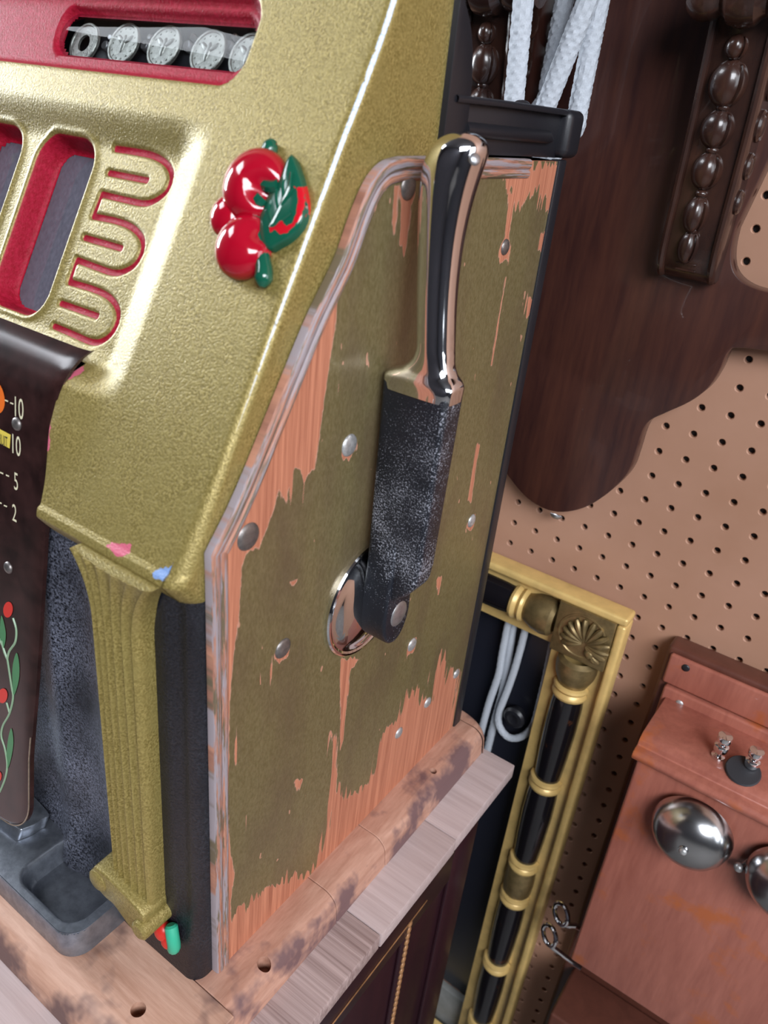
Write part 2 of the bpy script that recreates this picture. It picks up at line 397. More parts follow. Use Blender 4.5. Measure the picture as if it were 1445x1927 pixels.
# ------------------------------------------------------------------ room
def room():
    k = Mat('brown_pegboard', rough=.6); n = k.noise(9, 4, .6); n2 = k.noise(900, 2)
    c = k.mix(k.step(n, .25, .75), (.41, .215, .135), (.48, .265, .18)); k.color(c); k.bump(n2, .12, .0003); peg = k.m
    h0 = at(1252.4, 802, 1, 474); S = 25.4; R0 = 3.1; RB = 3.9
    xs = h0[0] + S * np.arange(-34, 22); zs = h0[2] + S * np.arange(-44, 16)
    A = np.arange(12) * math.pi / 6 + math.pi / 12
    V = []; F = []
    nx, nz = len(xs), len(zs)
    gx = np.append(xs - S / 2, xs[-1] + S / 2); gz = np.append(zs - S / 2, zs[-1] + S / 2)
    for i in range(nx + 1):
        for j in range(nz + 1): V.append((gx[i], 474, gz[j]))
    for i in range(nx):
        for j in range(nz):
            b = len(V)
            for r, y in ((RB, 474), (R0, 474.8), (R0, 480)):
                for a in A: V.append((xs[i] + r * math.cos(a), y, zs[j] + r * math.sin(a)))
            c = [(i + 1) * (nz + 1) + j + 1, i * (nz + 1) + j + 1, i * (nz + 1) + j, (i + 1) * (nz + 1) + j]   # ++ -+ -- +-
            for q in range(4):
                a0 = q * 3
                F.append((c[q], b + (a0 + 1) % 12, b + a0)); F.append((c[q], b + (a0 + 2) % 12, b + (a0 + 1) % 12))
                F.append((c[q], c[(q + 1) % 4], b + (a0 + 3) % 12, b + (a0 + 2) % 12))
            for q in range(2):
                for a in range(12): F.append((b + q * 12 + a, b + q * 12 + (a + 1) % 12, b + q * 12 + 12 + (a + 1) % 12, b + q * 12 + 12 + a))
    wb = mobj('wall_back', (np.array(V, float), F), peg, org=(0, 474, -760), smooth=30, norm=False, kind='structure')
    wb['label'] = 'brown pegboard wall with rows of round holes'
    mobj('wall_backing', box(-1000, 800, 481, 500, -760, 1000), DARK, wb)
    for b_ in ((-2400, gx[0], -760, 2300), (gx[-1], 2600, -760, 2300), (gx[0], gx[-1], gz[-1], 2300)): mobj('plain_board', box(b_[0] + .2, b_[1] - .2, 474, 480, b_[2] + .2, b_[3]), peg, wb)
    fl = plain('grey_concrete_floor', (.16, .155, .15), .6, 0, 14, .2)
    mobj('floor', box(-2400, 2600, -2600, 500, -800, -760), fl, kind='structure', org=(0, 0, -760))
    wl = plain('dark_shop_wall', (.030, .031, .040), .8, 0, 8, .1)
    ce = plain('dark_ceiling_boards', (.06, .06, .065), .8, 0, 8, .1)
    mobj('ceiling', box(-2400, 2600, -2600, 500, 2300, 2340), ce, kind='structure', org=(0, 0, 2300))
    mobj('wall_left', box(-2440, -2400, -2600, 500, -760, 2300), wl, kind='structure')
    mobj('wall_right', box(2600, 2640, -2600, 500, -760, 2300), wl, kind='structure')
    mobj('wall_front', box(-2400, 2600, -2640, -2600, -760, 2300), wl, kind='structure')
    mobj('baseboard_back', box(-900, 700, 462, 473.5, -760, -612, 2), plain('grey_skirting_paint', (.20, .20, .19), .6, 0, 30, .1), kind='structure')
room()

# ------------------------------------------------------------------ stand under the machine
def stand():
    t = thing('wooden_stand', 'burgundy cabinet stand with a dusty pine plank top under the machine', 'stand', (-290, 150, -760))
    ys = [(-235, -61), (-60, 114.5), (115.5, 234), (235, 354)]
    for i, (a, b) in enumerate(ys):
        mobj('top_plank', box(-660, 67 - (i % 2) * .6, a, b, -45, -28, 1.2), PLANKD if i == 1 else PLANK, t)
    body = mobj('cabinet_body', box(-620, 53, -200, 310, -760, -45.2, 1.5), BURG, t)
    # side frame mouldings and beaded strip
    for (a, b, c_, d) in ((-200, -150, -760, -45.5), (262, 310, -760, -45.5), (-150, 262, -120, -45.5)):
        mobj('stile', box(53, 57, a, b, c_, d, 1.0), BURG, t)
    gil = plain('rubbed_gilt_line', (.32, .16, .07), .45, .2, 60, .3, .5)
    mobj('gilt_line', box(57, 58, -150, 215, -101, -99.4, .3), gil, t)
    st = mobj('beaded_strip', box(53, 56.5, 178, 196, -700, -96, 1.2), BURG, t)
    b0 = None
    for i in range(60):
        if b0 is None:
            b0 = mobj('bead', ball((57, 187, -104), 2.0, 3.4, 4.2, 10, 6), gil, st); o = b0
        else:
            o = b0.copy(); col.objects.link(o); o.parent = st
        o.location = (0, 0, -.0088 * i)
stand()

# ------------------------------------------------------------------ the slot machine
W = 580.0
SM = thing('slot_machine', 'antique gold and black slot machine with cherries and a chrome side handle', 'slot machine', (-290, 150, -28))

def sd_box(x, z, x0, x1, z0, z1, r):
    cx, cz = (x0 + x1) / 2, (z0 + z1) / 2
    qx = np.abs(x - cx) - (x1 - x0) / 2 + r; qz = np.abs(z - cz) - (z1 - z0) / 2 + r
    return np.hypot(np.maximum(qx, 0), np.maximum(qz, 0)) + np.minimum(np.maximum(qx, qz), 0) - r
def sst(t):
    t = np.clip(t, 0, 1); return t * t * (3 - 2 * t)
def sd_lines(x, z, lines):
    d = np.full(x.shape, 1e3)
    for L in lines:
        L = np.asarray(L)
        for (ax, az), (bx, bz) in zip(L[:-1], L[1:]):
            dx, dz = bx - ax, bz - az; t = np.clip(((x - ax) * dx + (z - az) * dz) / (dx * dx + dz * dz + 1e-9), 0, 1)
            d = np.minimum(d, np.hypot(x - ax - t * dx, z - az - t * dz))
    return d
def sd_poly(x, z, P):
    """positive inside"""
    P = np.asarray(P); d = sd_lines(x, z, [np.vstack([P, P[:1]])]); ins = np.zeros(x.shape, bool)
    for (ax, az), (bx, bz) in zip(P, np.roll(P, -1, 0)):
        if az == bz: continue
        c = ((az > z) != (bz > z)) & (x < (bx - ax) * (z - az) / (bz - az) + ax); ins ^= c
    return np.where(ins, d, -d)
def band(v, cx, r): return np.abs(v - cx) < r

def card_edge(z): return np.interp(z, [318, 330, 378, 400, 414, 420], [-116, -119.5, -131.5, -134.5, -133.0, -133.0])

def front_casting():
    # outline of the casting from under the lip, up the slope and over the top: (y, z)
    key = [(8, 322.5), (-11, 319.5), (-14.5, 320.2), (-23.2, 331.5), (-23.7, 334.5), (-22.4, 337.5)]
    prof = list(smooth_path(np.array(key, float), 4))
    z = 339.0
    while z < 541: prof.append((P0[1] + SL * (z - P0[2]), z)); z += 1.0 if z < 398 else .85
    tail = smooth_path(np.array([(P0[1] + SL * (541 - 333), 541), (99.5, 566), (113, 592), (122, 613), (130, 630), (142, 645), (158, 652), (178, 654)], float), 16)
    prof += [tuple(p) for p in tail]
    prof = np.array(prof); J = len(prof)
    xf = np.concatenate([np.arange(-W + 12, -282, 4.0), np.arange(-282, -88, .85), np.arange(-88, -14, 1.6), [-13.0]])
    yy = np.repeat(prof[None, :, 0], len(xf), 0); zz = np.repeat(prof[None, :, 1], len(xf), 0); xx = np.repeat(xf[:, None], J, 1)
    i0 = int(np.argmin(np.abs(xf + 126))); sh = (card_edge(prof[:, 1]) - xf[i0]) * (prof[:, 1] < 470) * sst((470 - prof[:, 1]) / 50)
    xx = xx + sh[None, :] * np.exp(-((xf - xf[i0]) / 16) ** 2)[:, None]
    slope_ok = sst((prof[:, 1] - 338) / 4) * (1 - sst((prof[:, 1] - 640) / 5)); slope_ok = slope_ok[None, :]
    h = np.zeros(xx.shape)
    # broad recess around the reels
    rc = sst((-90 - xx) / 32) * sst((xx + W - 90) / 32) * sst((544 - zz) / 21) * sst((zz - 398) / 20); h -= 10 * rc
    # red channel of the coin window
    sd_c = sd_box(xx, zz, -500, -86.5, 559.5, 606, 15); h -= 6.5 * sst(-sd_c / 4.5)
    cx0, cz0 = on_front(112, 60, -8); _, czb = on_front(250, 115, -9); _, czt = on_front(250, 28, -9)
    sd_h = sd_box(xx, zz, cx0, -93, czb, czt, 11); h -= 5 * sst(-(sd_h - 2.5) / 2.5)
    # three reel windows
    red = -sd_c - .4
    hole = sd_h < -.6
    wins = []
    for k in range(3):
        x1 = -189.5 - 74 * k; sw = sd_box(xx, zz, x1 - 57, x1, 425.5, 527.5, 17)
        wins.append((x1 - 57, x1)); h -= 15 * sst(-sw / 4.0); h += .9 * np.exp(-((sw - 1.6) / 1.3) ** 2)
        red = np.maximum(red, -sw - .2); hole |= sw < -4.6
    gap = np.zeros(xx.shape, bool); gap[(np.arange(len(xf)) <= i0)] = True; gap &= (zz < 414) & (xx > -W - card_edge(zz) - 1.5)
    hole |= gap
    # red inlaid hairpin grooves
    def T(L, n=6, sm=True):
        a = np.array([on_front(u, v, -10) for u, v in L]); return smooth_path(a, n) if sm else a
    lines = [T([(217, 279), (262, 286), (292, 294), (313, 309), (321, 330), (314, 355), (296, 372), (272, 381), (240, 376), (190, 364)]),
             T([(204, 324), (275, 338)], sm=False), T([(190, 364), (174, 406)], sm=False),
             T([(174, 406), (215, 414), (245, 426), (264, 446), (266, 470), (254, 494), (236, 507), (212, 512), (180, 502), (143, 488)]),
             T([(158, 446), (226, 466)], sm=False), T([(143, 488), (129, 530)], sm=False),
             T([(129, 530), (170, 542), (200, 556), (217, 576), (220, 600), (208, 626), (188, 641), (168, 642), (135, 628), (100, 613)]),
             T([(113, 570), (181, 594)], sm=False)]
    m = (xx > -200) & (xx < -100) & (zz > 405) & (zz < 540)
    gd = np.full(xx.shape, 50.0); gd[m] = sd_lines(xx[m], zz[m], lines)
    h -= 1.7 * sst((2.6 - gd) / 1.4); red = np.maximum(red, 1.75 - gd)
    # the field swells softly beside the award card
    sw_ = sst((-100 - xx) / 34) * sst((zz - 345) / 35) * sst((425 - zz) / 22); h += 4.0 * sw_
    h *= slope_ok
    PT = np.stack([xx, yy + NN[1] * h, zz + NN[2] * h], -1)
    # chipped paint
    blue = np.full(xx.shape, -50.0); pink = np.full(xx.shape, -50.0)
    def onf(L): return [on_front(*p) for p in L]
    mb = (zz < 420)
    b1 = sd_poly(xx[mb], zz[mb], onf([(296, 1077), (322, 1074), (340, 1052), (352, 1022), (366, 1024), (352, 1062), (330, 1090), (318, 1086)]))
    blue[mb] = b1 + 1.8
    pk = np.maximum(sd_poly(xx[mb], zz[mb], onf([(207, 1023), (246, 1028), (243, 1038), (228, 1046)])), sd_poly(xx[mb], zz[mb], onf([(143, 685), (150, 700), (118, 740), (108, 790), (100, 850), (92, 850), (100, 780), (112, 720)])) - .8)
    pink[mb] = pk + .8
    # wrap round the right-hand ridge to the side and on the left alike
    cols = [PT[0] * np.array([0, 1, 1]) + np.array([-W + 5, 6, 0]), PT[0]]
    rr = np.interp(prof[:, 1], [319, 340, 395], [13.0, 10.0, 5.5])
    top = np.interp(prof[:, 1], [640, 654], [1.0, .0]); yend = 178.0
    allc = [np.stack([np.full(J, -W + 5.0), np.maximum(yend, prof[:, 0]), prof[:, 1]], -1), np.stack([np.full(J, -W + 5.0), prof[:, 0] + 8 * (prof[:, 0] < 160), prof[:, 1]], -1)]
    allc += [PT[i] for i in range(len(xf) - 1)]
    nf = len(allc); ridge = [np.zeros(J)] * nf
    xe = -5.0
    for a in np.linspace(0, math.pi / 2, 11):
        y = np.minimum(prof[:, 0] + rr * (1 - math.cos(a)), yend)
        allc.append(np.stack([np.minimum(xe - rr + rr * math.sin(a), xe), y, prof[:, 1]], -1))
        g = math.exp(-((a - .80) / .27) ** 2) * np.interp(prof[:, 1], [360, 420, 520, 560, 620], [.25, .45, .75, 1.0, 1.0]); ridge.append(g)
    y0 = np.minimum(prof[:, 0] + rr, yend)
    for t in np.linspace(0, 1, 26)[1:]:
        allc.append(np.stack([np.full(J, xe), y0 + (yend - y0) * t, prof[:, 1]], -1)); ridge.append(np.zeros(J))
    P = np.stack(allc, 0); N = P.shape[0]; off = 2
    def pad(a, v):
        full = np.full((N, J), v, float); full[off:off + len(xf) - 1] = a[:-1]; return full
    red_ = pad(red, -20.0); bl = pad(blue, -50.0); pk_ = pad(pink, -50.0); ho = np.zeros((N, J), bool); ho[off:off + len(xf) - 1] = hole[:-1]
    V, F = grid(P)
    fh = (ho[:-1, :-1] & ho[1:, :-1] & ho[1:, 1:] & ho[:-1, 1:]).ravel()
    F = [f for f, k in zip(F, fh) if not k]
    mobj('front_casting', (V, F), GOLDF, SM, attrs={'red': red_, 'blue': bl, 'pink': pk_, 'ridge': np.stack(ridge, 0)}, smooth=60, norm=False)
    # panes and what lies behind them
    for x0, x1 in wins:
        q = [fpt(x, z_, -25.5) for x, z_ in ((x0 - 1, 428), (x1 + 1, 428), (x1 + 1, 529), (x0 - 1, 529))]
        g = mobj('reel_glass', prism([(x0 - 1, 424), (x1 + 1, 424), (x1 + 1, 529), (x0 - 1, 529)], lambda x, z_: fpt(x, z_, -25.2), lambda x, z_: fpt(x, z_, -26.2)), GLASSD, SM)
        mobj('reel_drum', lathe(fpt(x0 + 2, 474, -99), (1, 0, 0), [(0, 0), (68, 0), (70, 1), (70, 52), (68, 53), (0, 53)], 48), REELM, SM)
    xs = np.linspace(cx0 - 3, -90, 40); ts = np.linspace(0, 1, 12)
    P = np.array([[fpt(x, czb - 3 + (czt - czb + 6) * t, -12.2 + 2.2 * math.sin(math.pi * t)) for t in ts] for x in xs])
    mobj('coin_window_glass', grid(P), GLASS, SM)
    # dark coin chute
    mobj('coin_chute', prism([(cx0 - 6, czb - 8), (-86, czb - 8), (-86, czt + 8), (cx0 - 6, czt + 8)], lambda x, z_: fpt(x, z_, -25), lambda x, z_: fpt(x, z_, -30)), DARK, SM)
    br = plain('brown_fibre_strip', (.16, .085, .045), .6, 0, 80, .2)
    mobj('chute_rail', prism([(cx0 - 6, czb - 6), (-86, czb - 6), (-86, czb + 3), (cx0 - 6, czb + 3)], lambda x, z_: fpt(x, z_, -22), lambda x, z_: fpt(x, z_, -25)), br, SM)
    for u in (196, 270, 350, 428):
        x, z_ = on_front(u, 84, -20); c = fpt(x, z_, -24)
        mobj('chute_pin', cat(lathe(c, NN, [(0, 4), (2.6, 4), (3.2, 3), (3.2, 0)], 12), lathe(c + ES * 6 + np.array([1, 0, 0]), NN, [(0, 3), (1.6, 3), (2, 2), (2, 0)], 10)), STEEL, SM)
    mobj('inner_housing', box(-W + 20, -16, 172, 330, 40, 530), DARK, SM); mobj('inner_back', box(-W + 20, -16, 172, 186, 530, 600), DARK, SM); mobj('inner_floor', box(-W + 20, -16, 30, 172, 380, 384), DARK, SM)
    return cx0, czb, czt
k = Mat('dim_reel_strip', rough=.45); n = k.noise(30, 2); k.color(k.mix(k.step(n, .45, .6), (.42, .38, .46), (.60, .55, .64))); REELM = k.m
CW = front_casting()

def coins():
    px = [(158, 77), (232, 78), (308, 84), (391, 93), (466, 100)]
    lab = ['silver coin with a dark hole at the left end of the coin window', 'dull silver coin, second from the left in the coin window', 'bright silver eagle coin in the middle of the coin window',
           'silver coin, second from the right in the coin window', 'silver coin half hidden at the right end of the coin window']
    R_ = 13.2
    for i, (u, v) in enumerate(px):
        x, z = on_front(u, v, -15.5); c = fpt(x, z - 1.0, -17.2)
        m = lathe(c, NN, [(0, 1.3), (R_ - 2.0, 1.3), (R_ - 1.6, 1.9), (R_ - .4, 1.9), (R_, 1.5), (R_, -.2), (0, -.2)], 40)
        e1, e2, nn = frame_of(NN)
        rel = []
        rnd = random.Random(i + 3)
        if i:                                            # low relief: an upright figure with spread wings, letters as dots
            rel.append(ball(c + nn * 1.3, 2.0, 6.0, .9, 10, 6, (e1, e2, nn)))
            for s in (-1, 1):
                w_ = e1 * s * .8 + e2 * .6; w_ /= np.linalg.norm(w_)
                rel.append(ball(c + nn * 1.2 + w_ * 4.5, 4.6, 1.7, .8, 10, 6, (w_, np.cross(nn, w_), nn)))
            for a in range(14):
                t = a * 2 * math.pi / 14; rel.append(ball(c + nn * 1.3 + (e1 * math.cos(t) + e2 * math.sin(t)) * 9.6, .7, .7, .4, 6, 4, (e1, e2, nn)))
        else:
            a0 = 0
            m = lathe(c, NN, [(5.4, -.2), (5.4, 1.3), (R_ - 2.0, 1.3), (R_ - 1.6, 1.9), (R_ - .4, 1.9), (R_, 1.5), (R_, -.2), (5.4, -.2)], 40)
        o = mobj('coin', cat(m, *rel), COIN, None, org=c)
        tag(o, lab[i], 'coin', 'coins behind the coin window glass')
coins()

def cherries():
    root = mobj('cherry_emblem', cat(tube(smooth_path([fpt(*on_front(u, v, 3), 3.0) for u, v in ((514, 264), (503, 292), (492, 330), (484, 372), (480, 410), (486, 450), (492, 480), (497, 512), (493, 541))], 5),
                 np.interp(np.linspace(0, 1, 41), [0, .06, .2, .35, .6, .8, .93, 1], [2.0, 4.2, 4.0, 4.8, 4.4, 4.2, 4.8, 1.4]), 12),
                 tube(smooth_path([fpt(*on_front(u, v, 6), 6) for u, v in ((484, 336), (497, 346), (512, 352), (524, 350))], 4), [3.4] * 13, 8),
                 tube(smooth_path([fpt(*on_front(u, v, 6), 6) for u, v in ((446, 412), (466, 402), (484, 386), (496, 372))], 4), [1.5] * 4 + [3.2] * 5 + [4.2] * 4, 8)), GREEN, SM)
    def cherry(u, v, r, h, hook):
        c = fpt(*on_front(u, v, h), h * .35); ex = np.array([1.0, 0, 0])
        m = ball(c, r, r * 1.03, r * .72, 28, 18, (ex, ES, NN))
        V = m[0].copy(); q = V - (c + ex * r * hook[0] + ES * r * hook[1]); d = np.hypot(q @ ex, q @ ES) / (r * .34)
        up = (V - c) @ NN > 0; V -= np.outer(np.exp(-d ** 2) * up * r * .55, NN); m = (V, m[1])
        return mobj('cherry', m, GRED, root)
    cherry(470, 342, 18.8, 8, (.62, -.18)); cherry(446, 457, 16.3, 9, (.75, .55)); cherry(426, 402, 11.5, 5, (1.2, 0))
    # leaf, domed, with veins
    out = np.array([on_front(u, v, 4) for u, v in ((549, 291), (560, 312), (570, 345), (576, 380), (572, 410), (560, 432), (542, 450), (522, 462), (506, 470), (494, 462), (488, 440), (490, 410), (498, 385), (510, 362), (524, 340), (536, 316))])
    out = smooth_path(out, 4, True); ctr = out.mean(0)
    rings = []
    for t, hh in ((1.0, 0.0), (1.0, 4.0), (.97, 5.0), (.93, 5.6), (.87, 6.0), (.8, 6.3), (.72, 6.6), (.64, 6.8), (.55, 7.0), (.45, 7.1), (.35, 7.2), (.25, 7.3), (.12, 7.4), (.02, 7.4)):
        rings.append([fpt(*(ctr + (p - ctr) * t), hh) for p in out])
    lf = grid(np.array(rings).transpose(1, 0, 2), closeu=True)
    veins = []
    for L in (((508, 428), (520, 405), (532, 380), (545, 350), (549, 325)), ((512, 420), (506, 395), (510, 378)), ((524, 396), (520, 372), (521, 358)), ((534, 372), (532, 348), (535, 335)), ((508, 428), (530, 414), (548, 400)), ((528, 388), (545, 366), (556, 352))):
        P = smooth_path([fpt(*on_front(u, v, 7), 7.2) for u, v in L], 4); veins.append(tube(P, .9, 6))
    lv = cat(lf, *veins)
    chip = np.array([on_front(u, v, 7) for u, v in ((556, 350), (566, 352), (567, 385), (563, 410), (548, 428), (534, 440), (522, 441), (520, 432), (508, 438), (506, 430), (520, 424), (532, 414), (536, 426), (548, 420), (556, 400), (559, 375))])
    ch = sd_poly(lv[0][:, 0], lv[0][:, 2] - 7 * NN[2], chip)
    mobj('leaf', lv, LEAFG, root, attrs={'chip': ch})
cherries()

def card():
    lean = .12
    def cy(z): return np.interp(z, [-100, 372, 384, 394, 402, 409, 414, 418], [-2 - lean * 472, -2.0, -.2, 2.6, 6.6, 11.5, 17.0, 25.0])
    def hit(u, v):                                      # pixel -> point on the card's face
        z = 300.0
        for _ in range(12):
            p = at(u, v, 1, cy(z)); z = p[2]
        return p
    edge = [hit(u, v) for u, v in ((101, 800), (96, 851), (85, 947), (82, 992), (71, 1189), (64, 1300), (54, 1430))]
    zx = np.array([(p[2], p[0]) for p in edge][::-1])
    zb = hit(0, 1528)[2] - 6
    zs = np.concatenate([np.linspace(zb, zb + 40, 24), np.linspace(zb + 40, 370, 60)[1:], np.linspace(370, 418, 30)[1:]])
    def xe(z):
        x = np.interp(z, list(zx[:, 0]) + [396, 408, 418], list(zx[:, 1]) + [-132.5, -131.5, -130.5])
        q = np.clip((zb + 36 - z) / 36, 0, 1); return x - 36 * (1 - np.sqrt(np.maximum(1 - q * q, 0)))
    us = np.concatenate([np.linspace(0, .97, 40), [.985, .993, 1.0]])
    P = []
    for z in zs:
        r = xe(z); l = -W - r
        P.append([(l + (r - l) * u, cy(z) + (1.6 * max(0, (u - .97) / .03) ** 2), z) for u in us] + [(r + .3, cy(z) + 4, z)])
    c = mobj('award_card', grid(np.array(P)), CARDM, SM)
    # bright worn rim
    rim = [np.array([xe(z) - .4, cy(z) + .4, z]) for z in zs if z < 150]
    mobj('card_rim', tube(rim, .55, 6), plain('worn_brass_rim', (.35, .27, .2), .4, .7, 300, .2), c)
    ex = np.array([1.0, 0, 0]); eu = np.array([0, lean, 1]) / math.hypot(1, lean); nn = np.array([0, -1, lean]) / math.hypot(1, lean)
    def glyph(s, u, v, hpx, mat, name, ar=.62, h=.35):
        V, F = text_mesh(s, 1, None); lo = V.min(0); hi = V.max(0); hz = hpx
        p = hit(u, v); sc_ = hz / (hi[1] - lo[1])
        X = (V[:, 0] - (lo[0] + hi[0]) / 2) * sc_ * ar; Y = (V[:, 1] - (lo[1] + hi[1]) / 2) * sc_
        return mobj(name, (p + X[:, None] * ex + Y[:, None] * eu + nn * h, F), mat, c, smooth=0)
    glyph('10', 37, 768, 12.5, CREAM, 'numeral'); glyph('10', 32, 838, 12.5, CREAM, 'numeral'); glyph('5', 31, 906, 11.5, CREAM, 'numeral'); glyph('2', 28, 965, 11.5, CREAM, 'numeral')
    def strip(pts, mat, name, h=.3, r=None):
        P = [hit(u, v) + nn * h for u, v in pts]
        return mobj(name, (np.array(P), [tuple(range(len(P)))]), mat, c, smooth=0)
    for u, v in ((13, 754), (23, 759), (4, 890), (15, 895), (1, 946), (11, 952)):
        strip([(u - 3, v - 2.6), (u + 3.2, v), (u + 2.8, v + 2.6), (u - 3.2, v)], CREAM, 'dash')
    strip([(-40, 786), (21, 818), (19, 844), (-42, 812)], YEL, 'fruit_tag', .3)
    glyph('FRUIT', 6, 828, 7.0, BLKP, 'tag_lettering', .42, .6)
    p = hit(-9, 746); mobj('printed_orange', lathe(p, nn, [(0, .35), (10.5, .35)], 28), ORANGE, c, smooth=0)
    for u, v, r in ((32, 798, 4.2), (16, 1068, 4.2), (-120, 700, 4.2)):
        mobj('card_rivet', dome(hit(u, v), nn, r, 2.2), NAIL, c)
    def stem(L, r=.8): mobj('printed_stem', tube(smooth_path([hit(u, v) + nn * .05 for u, v in L], 6), r, 5), PALEG, c)
    stem([(14, 1237), (22, 1290), (25, 1313), (18, 1343), (6, 1365), (3, 1385), (10, 1410), (14, 1440), (10, 1465), (0, 1490)])
    stem([(25, 1163), (31, 1185), (29, 1208), (18, 1225), (14, 1240)]); stem([(4, 1205), (8, 1225), (14, 1240)]); stem([(13, 1322), (18, 1340)]); stem([(-12, 1180), (3, 1210), (14, 1240)])
    def leafp(L): strip(smooth_path(L, 4, True), LEAFP, 'printed_leaf', .32)
    leafp([(4, 1158), (11, 1185), (11, 1205), (6, 1222), (1, 1200), (1, 1175)]); leafp([(32, 1228), (37, 1250), (36, 1280), (27, 1308), (24, 1280), (25, 1250)]); leafp([(22, 1370), (26, 1395), (22, 1425), (15, 1446), (13, 1420), (16, 1390)])
    for u, v, a, b in ((16, 1147, 9.0, 15), (6, 1309, 9, 14), (-2, 1461, 6, 10)):
        strip([(u + a * math.cos(t) - .1 * a * math.sin(t), v + b * math.sin(t)) for t in np.linspace(0, 2 * math.pi, 20, endpoint=False)], REDP, 'printed_bud', .36)
card()

def lower_front():
    zs = np.concatenate([[-.5, 0, 3], np.linspace(6, 326, 70)]); xf = np.concatenate([np.arange(-W + 15, -15, 4.0), [-15.0]])
    def yb(x, z):
        x = -W - x if x < -W / 2 else x
        v = -13.0
        v += 15 * sst((x + 215) / -1e9 + 1) * 0
        v += 13 * math.exp(-((x + 128) / 36) ** 2) * (1 - .0)                # hollow between card and pilaster
        v += 12 * float(sst((-150 - x) / 30))                                # swells forward behind the card
        v += 4 * math.exp(-((x + 18) / 6) ** 2) * float(sst((z - 20) / 60)) # shallow flute beside the corner
        v -= 3.0 * float(sst((40 - z) / 45)) + 8 * float(sst((55 - z) / 60)) * math.exp(-((x + 140) / 50) ** 2)
        return v
    P = []
    for z in zs:
        row = [(-W + 4, 178, z), (-W + 4, -4, z)] + [(x, yb(x, z), z) for x in xf]
        y0 = yb(-15, z); r = 11.0
        for a in np.linspace(0, math.pi / 2, 9)[1:]: row.append((-15 + r * math.sin(a), y0 + r * (1 - math.cos(a)), z))
        row += [(-4, y0 + r + 4, z), (-4, 60, z), (-4, 178, z)]
        P.append(row)
    P = np.array(P); dust_sheen = np.clip((-78 - P[:, :, 0]) / 20, .07, 1.0) * np.clip((P[:, :, 2] + 20) / 60, .4, 1)  # mask of the painted sheen and dust, strongest left of the pilaster
    mobj('lower_casting', grid(P), BLACK, SM, smooth=60, attrs={'dust_sheen': dust_sheen})
    # fluted pilaster
    zs = np.concatenate([np.linspace(66, 286, 40), np.linspace(289, 331, 22)]); P = []
    for z in zs:
        t = float(np.clip((z - 284) / 47, 0, 1)) ** 2.2
        c = -56.5 + t * 5.0; hw = 17.0 + 13.0 * t; fy = -26.0 - 4.5 * t; by = -12.0 - 7 * t
        row = [(c - hw, by, z), (c - hw - .4, fy + 4, z)]
        for u in np.linspace(0, 1, 91):
            q = u * 5; g = 3.4 * (1 - abs(math.cos(math.pi * q)) ** 5)
            yy = fy + g - 2.0 * math.sin(math.pi * u)
            row.append((c - hw + 2 * hw * u, yy, z - t * 3.5 * abs(math.sin(math.pi * q))))
        row += [(c + hw + 1.6, fy + 1.0, z), (c + hw + 3.0, fy + 3 - t, z), (c + hw + 3.4, fy + 6 - 2 * t, z), (c + hw + 3.2, by, z)]
        P.append(row)
    pil = grid(np.array(P)); n = len(P[0]); pil = (pil[0], pil[1] + [tuple(range((len(P) - 1) * n, len(P) * n))])
    p1 = mobj('fluted_pilaster', pil, GOLD, SM, smooth=50)
    # scrolled foot: a wavy block with a roll at its right end
    prof = 4.0 * np.array([[-.8, 1.0]]) + smooth_path([(-85, 66), (-84, 52), (-74, 47), (-64, 47), (-55, 42), (-47, 38), (-38, 38), (-34, 44), (-32, 56), (-34, 64), (-50, 70), (-70, 72), (-82, 71)], 4, True)
    mobj('scroll_foot', cat(prism(prof, lambda x, z: (x, -12, z), lambda x, z: (x, -33 + .12 * (x + 60) * 0, z - 1.5), 2.0, 3, 30),
                            lathe((-38, -36.5, 51), (0, 1, 0), [(0, -.2), (5.5, .2), (7.2, 1.6), (7.4, 4), (7.4, 24)], 20),
                            lathe((-83, -35, 62), (0, 1, 0), [(0, -.2), (6.5, .2), (8.6, 1.6), (9, 4), (9, 22)], 20)), GOLD, p1)
    mobj('painted_fruit', cat(ball((-34, -18, 36), 7, 6, 8), ball((-39, -18, 40), 5, 5, 6), ball((-29, -18, 30), 6, 5, 7)), REDP, p1); mobj('painted_fruit', ball((-70, -18, 44), 6, 5, 5), ORANGE, p1)
    mobj('painted_leaf', cat(tube(smooth_path([(-27, -17, 48), (-23, -19, 40), (-22, -19, 32), (-24, -18, 26)], 5), [3.0] + [4.6] * 13 + [3.5, 2.0], 12)), MINT, p1)
lower_front()

